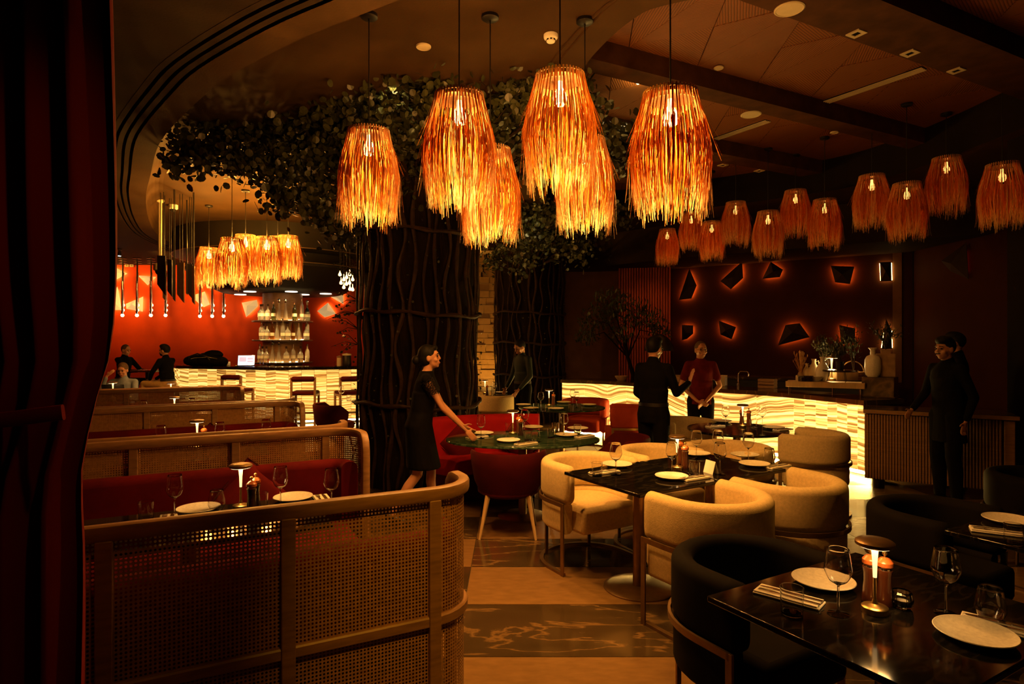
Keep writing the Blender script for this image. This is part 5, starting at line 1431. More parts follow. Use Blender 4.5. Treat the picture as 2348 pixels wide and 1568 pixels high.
# lamp that lights the vases, real slim lamp on the tray
place('lamp', None, 'slim lit table lamp among the white vases on the raised tray', onit(1907, 8.45), 0, 'table lamps', 1.25)
point('vase_lamp_light', onit(1905, 8.5) + Vector((0, 0, .22)), 9, (1, .66, .26), .05)
for i, (px, Y, d_, lb) in enumerate(((1845, 8.2, (.16, .13, .07), 'dark low box at the left front of the raised tray'), (1934, 8.5, (.30, .22, .13), 'orange lit wooden box on the raised tray behind the round stand'))):
    t = thing('wooden_box', lb, 'box', onit(px, Y)); blob_box(t, 'box', (0, 0, d_[2] / 2), d_, 'darkgrinder' if i == 0 else 'lightwood'); blob_box(t, 'lid', (0, 0, d_[2] + .006), (d_[0] + .01, d_[1] + .01, .012), 'darkgrinder' if i == 0 else 'oak', .003)
jar('stone_cup', 'small rounded stone cup at the left end of the raised tray', 1833, 8.25, tz, .045, .085, 'fixture', None, 'cup')
t = thing('bowl', 'low wide white bowl under the vases on the raised tray', 'bowl', onit(1868, 8.28)); b = MB(); b.lathe([(0, 0), (.05, 0), (.10, .05), (.115, .07), (.108, .07), (.09, .05), (0, .012)], 28); obj('bowl', b, M['ceramic'], t); b = MB(); b.lathe([(.05, -.002), (.05, .006), (.04, .006), (.04, -.002)], 24, closed=True); obj('foot_ring', b, M['ceramic'], t)
t = thing('wicker_tray', 'round basket tray behind the white vases', 'tray', onit(1955, 8.75)); b = MB()
for k in range(5): b.tube([(.16 * math.cos(2 * PI * i / 28), .16 * math.sin(2 * PI * i / 28), .01 + .022 * k) for i in range(28)], .012, 6, True)
obj('woven_wall', b, M['straw'], t)
b = MB(); b.tube([(.16 * math.cos(PI * i / 16), 0, .10 + .16 * math.sin(PI * i / 16)) for i in range(17)], .008, 6); obj('handle', b, M['straw'], t)
b = MB(); b.lathe([(0, 0), (.15, 0), (.15, .01), (0, .01)], 24); obj('bottom', b, M['straw'], t)
# big jar, ribbed block, plinth at the right end
bp_ = Vector((P(2018, 900, 7.9).x, 7.9, .941))
t = thing('marble_plinth', 'brown marble plinth at the right end of the glowing counter', 'plinth', bp_, R(-40)); blob_box(t, 'block', (0, 0, .13), (.36, .34, .26), 'darkmarble', .006); blob_box(t, 'base_slab', (0, 0, .008), (.38, .36, .016), 'darkmarble', .003)
bz = bp_ + Vector((0, 0, .261))
t = thing('large_jar', 'large speckled white jar with a flared neck on the plinth, left', 'jar', bz + Vector((-.13, -.06, 0))); b = MB(); b.lathe([(0, 0), (.06, 0), (.085, .03), (.095, .12), (.092, .22), (.07, .265), (.03, .285), (.028, .34), (.05, .37), (.045, .37), (.022, .34), (.02, .29), (0, .28)], 28); obj('body', b, M['stoneware'], t)
b = MB(); b.tube([(.05 * math.cos(2 * PI * i / 20), .05 * math.sin(2 * PI * i / 20), .37) for i in range(20)], .005, 6, True); obj('lip', b, M['ceramic'], t)
t = thing('ribbed_box_vase', 'square ribbed pale vase on the plinth, right of the large jar', 'vase', bz + Vector((.06, -.02, 0)), R(-30)); blob_box(t, 'body', (0, 0, .15), (.22, .18, .30), 'terracotta', .012); blob_box(t, 'neck', (0, 0, .32), (.11, .10, .06), 'terracotta', .006)
for k in range(9): b = MB(); b.box((-.092 + .023 * k, -.092, .15), (.009, .008, .27)); obj('rib', b, M['terracotta'], t, False)
# ---- plants
def leafpatch(mb, c, n, size, spread, rnd, squash=1.0, round_=True):
    for _ in range(n):
        while True:
            q = Vector((rnd.uniform(-1, 1), rnd.uniform(-1, 1), rnd.uniform(-1, 1)))
            if .25 < q.length < 1: break
        p = Vector(c) + Vector((q.x * spread, q.y * spread, q.z * spread * squash))
        leaf_at(mb, p, size * rnd.uniform(.6, 1.2), rnd, round_)
def leaf_at(mb, p, s, rnd, round_=True):
    rot = Matrix.Rotation(rnd.uniform(0, 6.28), 4, 'Z') @ Matrix.Rotation(rnd.gauss(.9, .6), 4, 'X') @ Matrix.Rotation(rnd.gauss(0, .5), 4, 'Y')
    T = Matrix.Translation(p) @ rot
    if round_:
        vs = [(0, 0, 0), (.36, .16, .05), (.50, .46, .07), (.34, .82, .05), (0, .98, 0), (-.34, .82, .05), (-.50, .46, .07), (-.36, .16, .05)]
        mb.add([(x * s, y * s, z * s) for x, y, z in vs], [(0, 1, 2, 3, 4), (0, 4, 5, 6, 7)], T); return
    else: vs = [(0, 0, 0), (.16, .35, .03), (.12, .75, .03), (0, 1.1, 0), (-.12, .75, .03), (-.16, .35, .03)]
    mb.add([(x * s, y * s, z * s) for x, y, z in vs], [(0, 1, 2, 3), (0, 3, 4, 5)], T)
def potted(name, label, p, h, w, seed, pot='blackmetal', leafm='leaf', n=260, size=.05, round_=False, potr=.05, poth=.09):
    rnd = random.Random(seed); t = thing(name, label, 'plant', p)
    if pot: b = MB(); b.lathe([(0, 0), (potr * .75, 0), (potr, poth), (potr * .9, poth), (potr * .85, poth * .9), (0, poth * .85)], 18); obj('pot', b, M[pot], t)
    st = MB(); lf = MB()
    for k in range(9):
        a = rnd.uniform(0, 6.28); r = rnd.uniform(.3, 1) * w
        e = Vector((r * math.cos(a), r * math.sin(a), poth + h * rnd.uniform(.55, 1)))
        m = Vector((e.x * .35, e.y * .35, poth + h * .5))
        q = [Vector((0, 0, poth * .8)), m * .6 + Vector((0, 0, .02)), m, e]
        st.tube(q, [.005, .004, .003, .002], 5)
        for i in range(n // 9):
            s = rnd.uniform(.3, 1); c = m.lerp(e, (s - .5) * 2) if s > .5 else Vector((0, 0, poth)).lerp(m, s * 2)
            leaf_at(lf, c + Vector((rnd.gauss(0, .03), rnd.gauss(0, .03), rnd.gauss(0, .03))), size * rnd.uniform(.6, 1.2), rnd, round_)
    obj('stem', st, M['vine'], t); o = obj('foliage', lf, M[leafm], t, False); o['kind'] = 'stuff'
    return t
potted('potted_fern', 'small fern in a black pot on the little round stand', onit(1926, 8.08, tz + .166), .22, .15, 3, size=.06, potr=.055, poth=.11)
potted('leafy_branches', 'dark leafy branches standing behind the white vases', onit(1895, 8.75, tz), .62, .36, 4, 'terracotta', n=420, size=.06)
potted('leafy_branches', 'tall dark branches behind the large jar, before the lamp wall', onit(1958, 8.7, tz), .70, .22, 8, 'terracotta', 'leafdark', n=300, size=.05)
potted('leafy_branches', 'dusky branches standing in the ribbed vase at the right end', bz + Vector((.06, -.02, .34)), .32, .22, 12, None, 'leafdark', n=240, size=.045, poth=.01)
t = thing('dried_flowers', 'dried straw coloured flowers in a slim pot at the left of the vases', 'dried flowers', onit(1836, 8.6))
rnd = random.Random(6); b = MB(); hd = MB()
for k in range(46):
    a = rnd.uniform(0, 6.28); r = rnd.uniform(.0, .10); hh = rnd.uniform(.22, .40); e = Vector((r * math.cos(a), r * math.sin(a), hh))
    b.tube([(0, 0, .06), (e.x * .3, e.y * .3, hh * .5), e], .0025, 4); hd.ell(e, (.006, .006, .02), None, 6, 4)
o = obj('stalks', b, M['straw'], t); o['kind'] = 'stuff'; o = obj('seed_heads', hd, M['straw'], t); o['kind'] = 'stuff'
b = MB(); b.lathe([(0, 0), (.035, 0), (.045, .06), (.03, .11), (.026, .11), (0, .09)], 16); obj('pot', b, M['terracotta'], t)
# things along the back of the counter
for i, (px, Y, nm, lb, d_, mt, ct) in enumerate(((1658, 9.9, 'napkin_holder', 'pale standing napkin holder on the counter right of the man in red', (.05, .12, .17), 'fixture', 'holder'), (1693, 9.75, 'tap', 'steel bridge tap over the counter sink', (.10, .03, .16), 'steel', 'tap'),
        (1760, 9.4, 'wooden_crate', 'small wooden crate of bottles on the counter', (.24, .16, .13), 'oak', 'crate'), (1548, 10.7, 'cushion_box', 'low pale box on the counter behind the man in black', (.26, .2, .12), 'terracotta', 'box'), (1425, 11.3, 'stone_bowl', 'low pale stone bowl at the left end of the counter', (.2, .2, .09), 'terracotta', 'bowl'))):
    t = thing(nm, lb, ct, Vector(((px - CX) * Y / FP, Y, .941)), R(-40))
    if nm == 'tap':
        b = MB(); b.tube([(0, 0, 0), (0, 0, .2), (.03, 0, .24), (.14, 0, .24), (.16, 0, .22), (.16, 0, .16)], .010, 10); obj('spout', b, M['steel'], t)
        b = MB(); b.cyl((0, 0, 0), (0, 0, .05), .022, n=14); obj('base', b, M['steel'], t); b = MB(); b.cyl((0, 0, .06), (0, -.06, .08), .006, n=8); obj('lever', b, M['steel'], t)
    elif nm == 'wooden_crate':
        for y in (-.08, .08):
            for z in (.025, .075, .12): blob_box(t, 'slat', (0, y, z), (.24, .012, .035), 'oak', .002)
        for x in (-.114, .114): blob_box(t, 'end_board', (x, 0, .07), (.012, .15, .14), 'oak', .002)
        blob_box(t, 'bottom', (0, 0, .006), (.24, .16, .012), 'oak', .002)
    elif nm == 'stone_bowl':
        b = MB(); b.lathe([(0, 0), (.07, 0), (.12, .06), (.12, .085), (.11, .085), (.10, .06), (0, .03)], 24); obj('bowl', b, M[mt], t); b = MB(); b.lathe([(0, .03), (.10, .06), (0, .085)], 20); obj('contents', b, M['straw'], t)
    elif nm == 'napkin_holder':
        for y in (-.05, .05): blob_box(t, 'side', (0, y, .085), (.10, .012, .17), mt, .002)
        blob_box(t, 'paper_stack', (0, 0, .075), (.09, .085, .14), 'paper', .002)
    else:
        blob_box(t, 'box', (0, 0, d_[2] / 2), d_, mt, .02); blob_box(t, 'lid', (0, 0, d_[2]), (d_[0] * 1.02, d_[1] * 1.02, .02), mt, .006)
# black dome lamp behind the man in black, on a post
p = Vector((P(1512, 800, 11.0).x, 11.0, .941))
t = thing('dome_lamp', 'black dome lamp on a post behind the man in black', 'lamp', p)
b = MB(); b.lathe([(0, .86), (.06, .85), (.18, .76), (.25, .62), (.26, .55), (.25, .55), (.23, .62), (.16, .74), (0, .83)], 28); obj('shade', b, M['blackmetal'], t)
b = MB(); b.cyl((0, 0, 0), (0, 0, .84), .012, n=10); obj('post', b, M['blackmetal'], t); b = MB(); b.lathe([(0, 0), (.10, 0), (.10, .015), (0, .02)], 20); obj('foot', b, M['blackmetal'], t)
# indoor tree behind the counter
def small_tree(label, base, clumps, trunkpts, seed, size=.09):
    rnd = random.Random(seed); t = thing('potted_tree', label, 'tree', base); bs = Vector(base)
    b = MB(); b.lathe([(0, 0), (.2, 0), (.26, .45), (.23, .45), (.22, .40), (0, .40)], 24); obj('pot', b, M['terracotta'], t)
    b = MB(); tp = [Vector(q) - bs for q in trunkpts]; b.tube(tp, [.05, .045, .035, .02][:len(tp)] + [.02] * max(0, len(tp) - 4), 8); obj('trunk', b, M['bark'], t)
    st = MB(); lf = MB()
    for c, r, n in clumps:
        c = Vector(c) - bs; st.tube([tp[-2], (tp[-1] + c) / 2 + Vector((0, 0, .05)), c], [.018, .012, .006], 6); leafpatch(lf, c, n, size, r, rnd, .7, False)
    obj('branches', st, M['bark'], t); o = obj('foliage', lf, M['leafdark'], t, False); o['kind'] = 'stuff'
Yt = 12.3
small_tree('dark bushy potted tree behind the counter, before the fluted red slats', (P(1448, 0, Yt).x, Yt, 0), [(P(1400, 695, Yt), .42, 340), (P(1440, 720, Yt), .5, 420), (P(1365, 735, Yt), .36, 260), (P(1490, 735, Yt), .36, 260), (P(1345, 775, Yt), .28, 160), (P(1510, 765, Yt), .26, 130), (P(1420, 770, Yt), .3, 150)],
           [(P(1448, 0, Yt).x, Yt, .40), P(1452, 860, Yt), P(1440, 820, Yt), P(1425, 760, Yt)], 31)
# ================================================================== BIG TREES
def trunk(name, label, c, rad, hgt, seed, nst, hoops):
    rnd = random.Random(seed); t = thing(name, label, 'tree', c)
    b = MB(); rows = 24; nn = 48
    pr = []
    for j in range(rows + 1):
        z = hgt * j / rows; pr.append((rad * (.90 + .03 * math.sin(j * 1.3)), z))
    b.lathe(pr, nn)
    for i, q in enumerate(b.v):
        f = 1 + .05 * noise.noise(Vector((q.x * 3, q.y * 3, q.z * .7))); b.v[i] = Vector((q.x * f, q.y * f, q.z))
    obj('trunk', b, M['bark'], t)
    for k in range(nst):
        a0 = 2 * PI * (k + rnd.uniform(-.3, .3)) / nst; ph = rnd.uniform(0, 6); am = rnd.uniform(.015, .042); fr = rnd.uniform(4.5, 9)
        z0, z1 = 0, hgt * rnd.uniform(.9, 1); pts = []
        m = 46
        for j in range(m + 1):
            z = z0 + (z1 - z0) * j / m
            a = a0 + am / rad * 1.2 * math.sin(fr * z + ph) + .03 * math.sin(1.3 * z + ph * 2)
            r = rad * .955 + .02 * math.sin(2.1 * z + ph)
            pts.append((r * math.cos(a), r * math.sin(a), z))
        b = MB(); rr = rnd.uniform(.013, .026); b.tube(pts, [rr * (1 + .25 * math.sin(j * .9 + ph)) for j in range(m + 1)], 7); obj('vine_stem', b, M['vine'], t)
    for z in hoops:
        b = MB(); pts = [(rad * 1.0 * math.cos(2 * PI * i / 48), rad * 1.0 * math.sin(2 * PI * i / 48), z + .012 * math.sin(i * 1.1) + .03 * math.sin(i * .26)) for i in range(48)]
        b.tube(pts, [.022 + .006 * math.sin(i * 1.7) for i in range(48)], 7, True); obj('hoop_branch', b, M['vine'], t)
    lf = MB()
    for k in range(420):
        a = rnd.uniform(0, 6.28); z = rnd.uniform(.3, hgt * .92); leaf_at(lf, Vector((rad * 1.02 * math.cos(a), rad * 1.02 * math.sin(a), z)), rnd.uniform(.018, .034), rnd)
    o = obj('creeper_leaves', lf, M['leaf'], t, False); o['kind'] = 'stuff'
    return t
T1C, T2C = Vector((-1.13, 7.4, 0)), Vector((.38, 13.2, 0))
tree1 = trunk('large_tree', 'huge vine-wrapped tree trunk with a leafy crown in the middle of the room', T1C, .74, 3.95, 41, 34, (.93, 1.97, 2.9))
tree2 = trunk('second_tree', 'vine-wrapped tree trunk farther back with a lit leafy crown', T2C, .78, 3.95, 42, 30, (.95, 1.62, 2.25))
clumps1 = [  # px, py, depth, radius, leaves
    (800, 170, 6.3, .40, 380), (740, 210, 6.6, .45, 420), (680, 260, 6.8, .45, 420), (620, 280, 7.0, .45, 420), (560, 310, 7.0, .42, 380), (500, 320, 6.8, .36, 320), (440, 345, 6.6, .26, 200), (410, 375, 6.5, .16, 90),
    (470, 370, 6.4, .20, 150), (540, 370, 6.3, .26, 220), (600, 380, 6.4, .30, 260), (660, 400, 6.5, .34, 300), (720, 420, 6.6, .36, 340), (770, 460, 6.8, .34, 300), (650, 455, 6.2, .20, 150), (700, 470, 6.3, .24, 200), (760, 500, 6.5, .26, 220),
    (840, 230, 6.2, .40, 400), (900, 200, 5.9, .36, 380), (960, 160, 5.7, .36, 360), (1010, 140, 5.6, .30, 300), (880, 300, 6.3, .40, 380), (940, 300, 6.4, .42, 400), (860, 400, 6.8, .40, 360), (930, 430, 7.0, .44, 380), (800, 330, 6.6, .45, 420), (720, 340, 6.8, .45, 420),
    (1060, 220, 6.2, .36, 340), (1130, 210, 6.0, .34, 320), (1180, 170, 5.7, .30, 300), (1240, 140, 5.5, .30, 300), (1300, 135, 5.5, .26, 260), (1220, 230, 6.1, .36, 340), (1170, 290, 6.4, .38, 340), (1080, 320, 6.6, .40, 340), (980, 400, 6.8, .40, 340),
    (1330, 200, 6.0, .30, 280), (1390, 230, 6.6, .34, 300), (1440, 200, 6.9, .30, 260), (1490, 180, 7.0, .22, 170), (1420, 300, 7.0, .36, 300), (1400, 360, 7.2, .30, 240), (1470, 250, 7.0, .24, 180), (1240, 330, 6.6, .40, 320), (1320, 330, 6.8, .40, 320), (1060, 420, 7.0, .40, 320), (830, 490, 7.0, .34, 260), (790, 540, 7.1, .20, 130)]
clumps2 = [(1190, 470, 10.8, .55, 360), (1240, 440, 10.6, .6, 380), (1300, 470, 10.8, .6, 360), (1220, 540, 10.8, .5, 380), (1270, 560, 11.0, .5, 320), (1160, 560, 11.2, .42, 260), (1340, 520, 11.0, .5, 280), (1400, 500, 10.8, .42, 240), (1390, 430, 10.6, .5, 260), (1330, 570, 11.0, .36, 180), (1130, 600, 11.4, .28, 150), (1200, 600, 11.3, .3, 180)]
leafmesh = MB(); leaf_at(leafmesh, Vector((0, 0, 0)), 1.0, random.Random(1)); 
lm = MB(); lm.add([(0, 0, 0), (.36, .16, .06), (.50, .46, .09), (.34, .82, .06), (0, .98, 0), (-.34, .82, .06), (-.50, .46, .09), (-.36, .16, .06)], [(0, 1, 2, 3, 4), (0, 4, 5, 6, 7)]); leafm_ = mesh_of('leaf', lm, M['leaf'], False)
def crown(tree, c0, clumps, seed, size, nbig):
    rnd = random.Random(seed); lf = MB(); tw = MB(); big = 0
    for px, py, Y, r, n in clumps:
        c = P(px, py, Y); c.z = min(c.z, HZ - .10)
        hub = Vector((c0.x, c0.y, min(3.3, c.z - .1))) + (c - Vector((c0.x, c0.y, c.z))).normalized() * .5
        mid = hub.lerp(c, .55) + Vector((rnd.uniform(-.1, .1), rnd.uniform(-.1, .1), rnd.uniform(0, .2))); mid.z = min(mid.z, HZ - .08)
        tw.tube([hub - c0, mid - c0, c - c0], [.03, .018, .006], 6)
        for _ in range(7):
            d_ = Vector((rnd.gauss(0, 1), rnd.gauss(0, 1), rnd.gauss(-.2, .7))).normalized() * r * rnd.uniform(.7, 1.1); e = c + d_; e.z = min(e.z, HZ - .03)
            tw.tube([c - c0, c + d_ * .5 + Vector((0, 0, .03)) - c0, e - c0], [.006, .004, .002], 5)
            for q in range(n // 22):
                p = c.lerp(e, rnd.uniform(.3, 1.1)); p += Vector((rnd.gauss(0, .03), rnd.gauss(0, .03), rnd.gauss(0, .03))); p.z = min(p.z, HZ - .02)
                leaf_at(lf, p - c0, size * rnd.uniform(.6, 1.15), rnd)
        for _ in range(n * 2 // 3):
            q = Vector((rnd.gauss(0, .5), rnd.gauss(0, .5), rnd.gauss(0, .38))) * r; p = c + q; p.z = min(p.z, HZ - .02 - rnd.random() * .05)
            leaf_at(lf, p - c0, size * rnd.uniform(.6, 1.15), rnd)
    for k in range(nbig):
        px, py, Y, r, n = clumps[k % len(clumps)] if k % 3 else clumps[rnd.choice((5, 6, 7, 8, 9, 14, 15))] if len(clumps) > 20 else clumps[k % len(clumps)]
        c = P(px, py, Y) + Vector((rnd.gauss(0, .6) * r, -abs(rnd.gauss(0, .7)) * r, rnd.gauss(-.15, .55) * r)); c.z = min(c.z, HZ - .05)
        o = obj('leaf', None, None, tree, mesh=leafm_, loc=c - c0, rot=(rnd.gauss(-1.6, .5), rnd.gauss(0, .5), rnd.uniform(0, 6))); s = size * rnd.uniform(.9, 1.35); o.scale = (s, s, s)
    obj('twigs', tw, M['vine'], tree); o = obj('foliage', lf, M['leaf'], tree, False); o['kind'] = 'stuff'
crown(tree1, T1C, clumps1, 51, .072, 260)
crown(tree2, T2C, clumps2, 52, .075, 60)
# loose twigs on the left flank of the big trunk
tw = MB(); lf = MB(); rnd = random.Random(9)
for py in (690, 720, 755, 790, 640, 610):
    a = P(822, py, 7.3); 
    for k in range(3):
        e = a + Vector((rnd.uniform(-.35, -.15), rnd.uniform(-.2, .1), rnd.uniform(-.12, .16))); m = a.lerp(e, .5) + Vector((0, 0, .05))
        tw.tube([a - T1C, m - T1C, e - T1C], [.006, .004, .002], 5)
        for q in range(7): leaf_at(lf, a.lerp(e, rnd.uniform(.3, 1)) - T1C, .03, rnd)
obj('side_twigs', tw, M['vine'], tree1); o = obj('side_leaves', lf, M['leafdark'], tree1, False); o['kind'] = 'stuff'
# small lamps in the foliage
for i, (px, py, Y) in enumerate(((895, 180, 5.75), (1463, 190, 6.7))):
    p = P(px, py, Y)
    t = thing('foliage_spotlight', 'small bright spotlight hidden in the %s' % ('foliage left of the front lamps' if i == 0 else 'far right leaves'), 'spotlight', p)
    b = MB(); b.cyl((0, 0, 0), (0, .02, .09), .026, n=14); obj('body', b, M['blackmetal'], t); b = MB(); b.ell((0, -.004, -.006), (.02, .02, .012)); obj('lens', b, M['bulb'], t)
    b = MB(); b.cyl((0, .02, .08), (0, .02, max(.1, HZ - p.z)), .006, n=6); obj('stem', b, M['blackmetal'], t)
# ================================================================== CURTAIN
t = thing('curtain', 'tall dark red curtain gathered at the left edge', 'curtain', (-1.05, 1.62, 0))
b = MB(); nu, nz = 240, 40
for j in range(nz + 1):
    z = 4.0 * j / nz
    tie = math.exp(-((z - 1.47) / .25) ** 2)
    low = min(1, max(0, (1.62 - z) / .35))
    right = -.028 - .02 * tie - .09 * low
    for i in range(nu + 1):
        s = i / nu; x = right - s * (1.5 - .35 * tie)
        y = -.10 * s + .050 * math.sin(s * 110 + .5 * math.sin(z * 1.2)) * (1 - .4 * tie) + .025 * math.sin(s * 23 + z)
        b.v.append(Vector((x, y, z)))
for j in range(nz):
    for i in range(nu): a = j * (nu + 1) + i; b.f.append((a, a + 1, a + nu + 2, a + nu + 1))
obj('pleated_cloth', b, M['curtain'], t, angle=0)
b = MB(); b.sweep([(-.10 - .2 * k, -.055 - .012 * k, 1.47 - .03 * math.sin(k)) for k in range(6)], [(0, -1, 0)] * 6, rrect(.012, .04, .005, 2)); obj('tieback', b, M['curtain'], t)
b = MB(); b.cyl((.0, 0, 3.98), (-1.7, -.12, 3.98), .016, n=10); obj('curtain_rail', b, M['blackmetal'], t)
# ================================================================== PEOPLE
def fuse(name, mb, mat, parent, voxel=.009, it=4):
    me = mesh_of(name, mb, mat, False)
    o = bpy.data.objects.new('tmp', me); sc.collection.objects.link(o)
    m = o.modifiers.new('r', 'REMESH'); m.mode = 'VOXEL'; m.voxel_size = voxel; m.use_smooth_shade = True
    if it: s = o.modifiers.new('s', 'SMOOTH'); s.factor = .5; s.iterations = it
    dg = bpy.context.evaluated_depsgraph_get()
    ev = o.evaluated_get(dg); nm = bpy.data.meshes.new_from_object(ev, depsgraph=dg)
    bpy.data.objects.remove(o); bpy.data.meshes.remove(me)
    nm.name = name; nm.materials.clear(); nm.materials.append(mat)
    nm.polygons.foreach_set('use_smooth', [True] * len(nm.polygons))
    return obj(name, None, None, parent, mesh=nm)
def loft(mb, rings, n=20):
    k = len(mb.v)
    for c, rx, ry, yaw in rings:
        for i in range(n):
            a = 2 * PI * i / n; x, y = rx * math.cos(a), ry * math.sin(a)
            mb.v.append(Vector((c[0] + x * math.cos(yaw) - y * math.sin(yaw), c[1] + x * math.sin(yaw) + y * math.cos(yaw), c[2])))
    m = len(rings)
    for j in range(m - 1):
        for i in range(n):
            l = (i + 1) % n; mb.f.append((k + j * n + i, k + j * n + l, k + (j + 1) * n + l, k + (j + 1) * n + i))
    mb.f.append(tuple(k + i for i in reversed(range(n)))); mb.f.append(tuple(k + (m - 1) * n + i for i in range(n)))
def hand(mb, w, d, side, curl=.5, up=(0, 0, 1)):
    """palm + five bent fingers; d points along the hand, side = thumb direction"""
    w, d = Vector(w), Vector(d).normalized(); s = Vector(side); s = (s - d * s.dot(d)).normalized(); nrm = d.cross(s).normalized()
    pc = w + d * .048
    mb.ell(pc, (.030, .013, .046), Matrix((s, nrm, d)).transposed(), 12, 8)
    for k, (o, l) in enumerate(((.024, .070), (.008, .078), (-.009, .072), (-.025, .056))):
        b = w + d * .082 + s * o; spread = s * o * .9
        a1 = curl * .5; a2 = curl * 1.3
        d1 = (d * math.cos(a1) - nrm * math.sin(a1) + spread * 4).normalized(); d2 = (d * math.cos(a2) - nrm * math.sin(a2) + spread * 3).normalized()
        p1 = b + d1 * l * .55; p2 = p1 + d2 * l * .45
        mb.capsule(b - d * .02, p1, .0088, .008, 8); mb.capsule(p1, p2, .008, .0068, 8)
    t0 = w + d * .030 + s * .024; t1 = t0 + (d * .55 + s * .75 - nrm * .25).normalized() * .036; t2 = t1 + (d * .85 + s * .35 - nrm * .2).normalized() * .028
    mb.capsule(t0 - s * .012, t1, .0115, .009, 8); mb.capsule(t1, t2, .009, .0075, 8)
def person(label, loc, heading, Hh=1.72, pose=None, wear=(), skin='skin', hair='hair', style='short', head=(0, 0), female=False, beard=False, curl=.5, hd=None, voxel=.0095, lean=0.0, clothes_col=None, parts=True):
    J = dict(pelvis=(0, 0, .95), chest=(0, 0, 1.27), neck=(0, -.01, 1.46), head=(0, .02, 1.60), sl=(-.158, 0, 1.40), sr=(.158, 0, 1.40), el=(-.205, -.03, 1.13), er=(.205, -.03, 1.13), wl=(-.22, .05, .89), wr=(.22, .05, .89),
             hl=(-.085, 0, .92), hr=(.085, 0, .92), kl=(-.095, .02, .50), kr=(.095, .02, .50), al=(-.10, -.02, .085), ar=(.10, -.02, .085), tl=(-.115, .13, .035), tr=(.115, .13, .035))
    if female:
        J['sl'] = (-.145, 0, 1.39); J['sr'] = (.145, 0, 1.39)
    if pose: J.update(pose)
    J = {k: Vector(v) for k, v in J.items()}
    k_ = Hh / 1.72
    t = thing('person', label, 'person', loc, R(heading) - PI / 2); t.scale = (k_,) * 3
    sw = .88 if female else 1.0
    yaw = math.atan2((J['sr'] - J['sl']).y, (J['sr'] - J['sl']).x)
    hyaw = math.atan2((J['hr'] - J['hl']).y, (J['hr'] - J['hl']).x)
    def torso(mb, g, top=True, low=True):
        pe, ch, ne = J['pelvis'], J['chest'], J['neck']
        wa = pe.lerp(ch, .42)
        hipw = .168 if female else .160
        rg = [(pe + Vector((0, 0, -.10)), hipw * .80, .095, hyaw), (pe + Vector((0, -.012, -.02)), hipw, .118, hyaw), (pe.lerp(wa, .55), hipw * .93, .110, hyaw), (wa + Vector((0, 0, .02)), .118 if female else .140, .092, (yaw + hyaw) / 2),
              (ch + Vector((0, 0, -.06)), .140 * sw + .005, .108, yaw), (ch + Vector((0, .008 if female else 0, .03)), .160 * sw, .120 if female else .114, yaw), (ch.lerp(ne, .55), .158 * sw, .095, yaw), (ch.lerp(ne, .82), .11 * sw, .072, yaw), (ne + Vector((0, 0, .01)), .06, .058, yaw)]
        loft(mb, [(c, a + g, b_ + g, y) for c, a, b_, y in rg])
        mb.ell(J['sl'], (.046 * sw + g,) * 3); mb.ell(J['sr'], (.046 * sw + g,) * 3)
        mb.capsule(ch.lerp(ne, .75), J['sl'], .05 + g, .044 + g); mb.capsule(ch.lerp(ne, .75), J['sr'], .05 + g, .044 + g)
    def arm(mb, s, g, upto=2.0):
        a, b_, c = J['s' + s], J['e' + s], J['w' + s]
        if upto >= 1: mb.capsule(a, b_, .048 * sw + g, .039 * sw + g)
        else: mb.capsule(a, a.lerp(b_, upto), .050 * sw + g, .048 * sw + g)
        if upto > 1:
            q = min(1, upto - 1); mb.capsule(b_, b_.lerp(c, q), .039 * sw + g, (.039 + (.027 - .039) * q) * sw + g)
    def leg(mb, s, g, upto=2.0):
        a, b_, c = J['h' + s], J['k' + s], J['a' + s]
        mb.capsule(a, b_, .083 + g, .055 + g)
        if upto > 1:
            cf = b_.lerp(c, .30) + Vector((0, -.012, 0)); mb.capsule(b_, cf, .053 + g, .054 + g * 1.1); mb.capsule(cf, b_.lerp(c, min(1, upto - 1)), .054 + g, .037 + g * 1.2)
    hc = J['head']; HR = Matrix.Rotation(R(head[0]), 3, 'Z') @ Matrix.Rotation(R(head[1]), 3, 'X')
    def hp(v): return hc + HR @ Vector(v)
    mb = MB(); torso(mb, -.012)
    for s in 'lr':
        arm(mb, s, -.006)
        leg(mb, s, -.006)
        mb.capsule(J['a' + s] + Vector((0, -.015, -.03)), J['t' + s], .036, .028)
        dv = (hd or {}).get(s)
        if dv is None:
            d0 = (J['w' + s] - J['e' + s]); dv = (d0, (0, 1, .2), curl)
        hand(mb, J['w' + s], dv[0], dv[1], dv[2])
    mb.capsule(J['neck'] + Vector((0, 0, -.03)), hp((0, -.015, -.07)), .052 * sw, .050 * sw)
    mb.ell(hp((0, -.008, .015)), (.073, .092, .100), HR); mb.ell(hp((0, .030, -.048)), (.052, .055, .062), HR); mb.ell(hp((0, .062, -.090)), (.022, .018, .016), HR)
    mb.capsule(hp((0, .086, .012)), hp((0, .098, -.024)), .008, .0115, 8); mb.ell(hp((0, .078, -.062)), (.026, .016, .014), HR); mb.ell(hp((0, .072, .028)), (.05, .018, .018), HR)
    for sx in (-1, 1): mb.ell(hp((sx * .073, -.005, -.012)), (.010, .020, .032), HR); mb.ell(hp((sx * .040, .058, -.030)), (.022, .022, .022), HR)
    fuse('body', mb, M[skin], t, voxel, 3)
    # face
    for sx in (-1, 1):
        b = MB(); b.ell(hp((sx * .030, .079, .004)), (.013, .008, .0075), HR, 10, 6); obj('eye', b, M['eye'], t)
        b = MB(); b.capsule(hp((sx * .046, .079, .026)), hp((sx * .016, .091, .030)), .0035, .0048, 6); obj('eyebrow', b, M[hair], t)
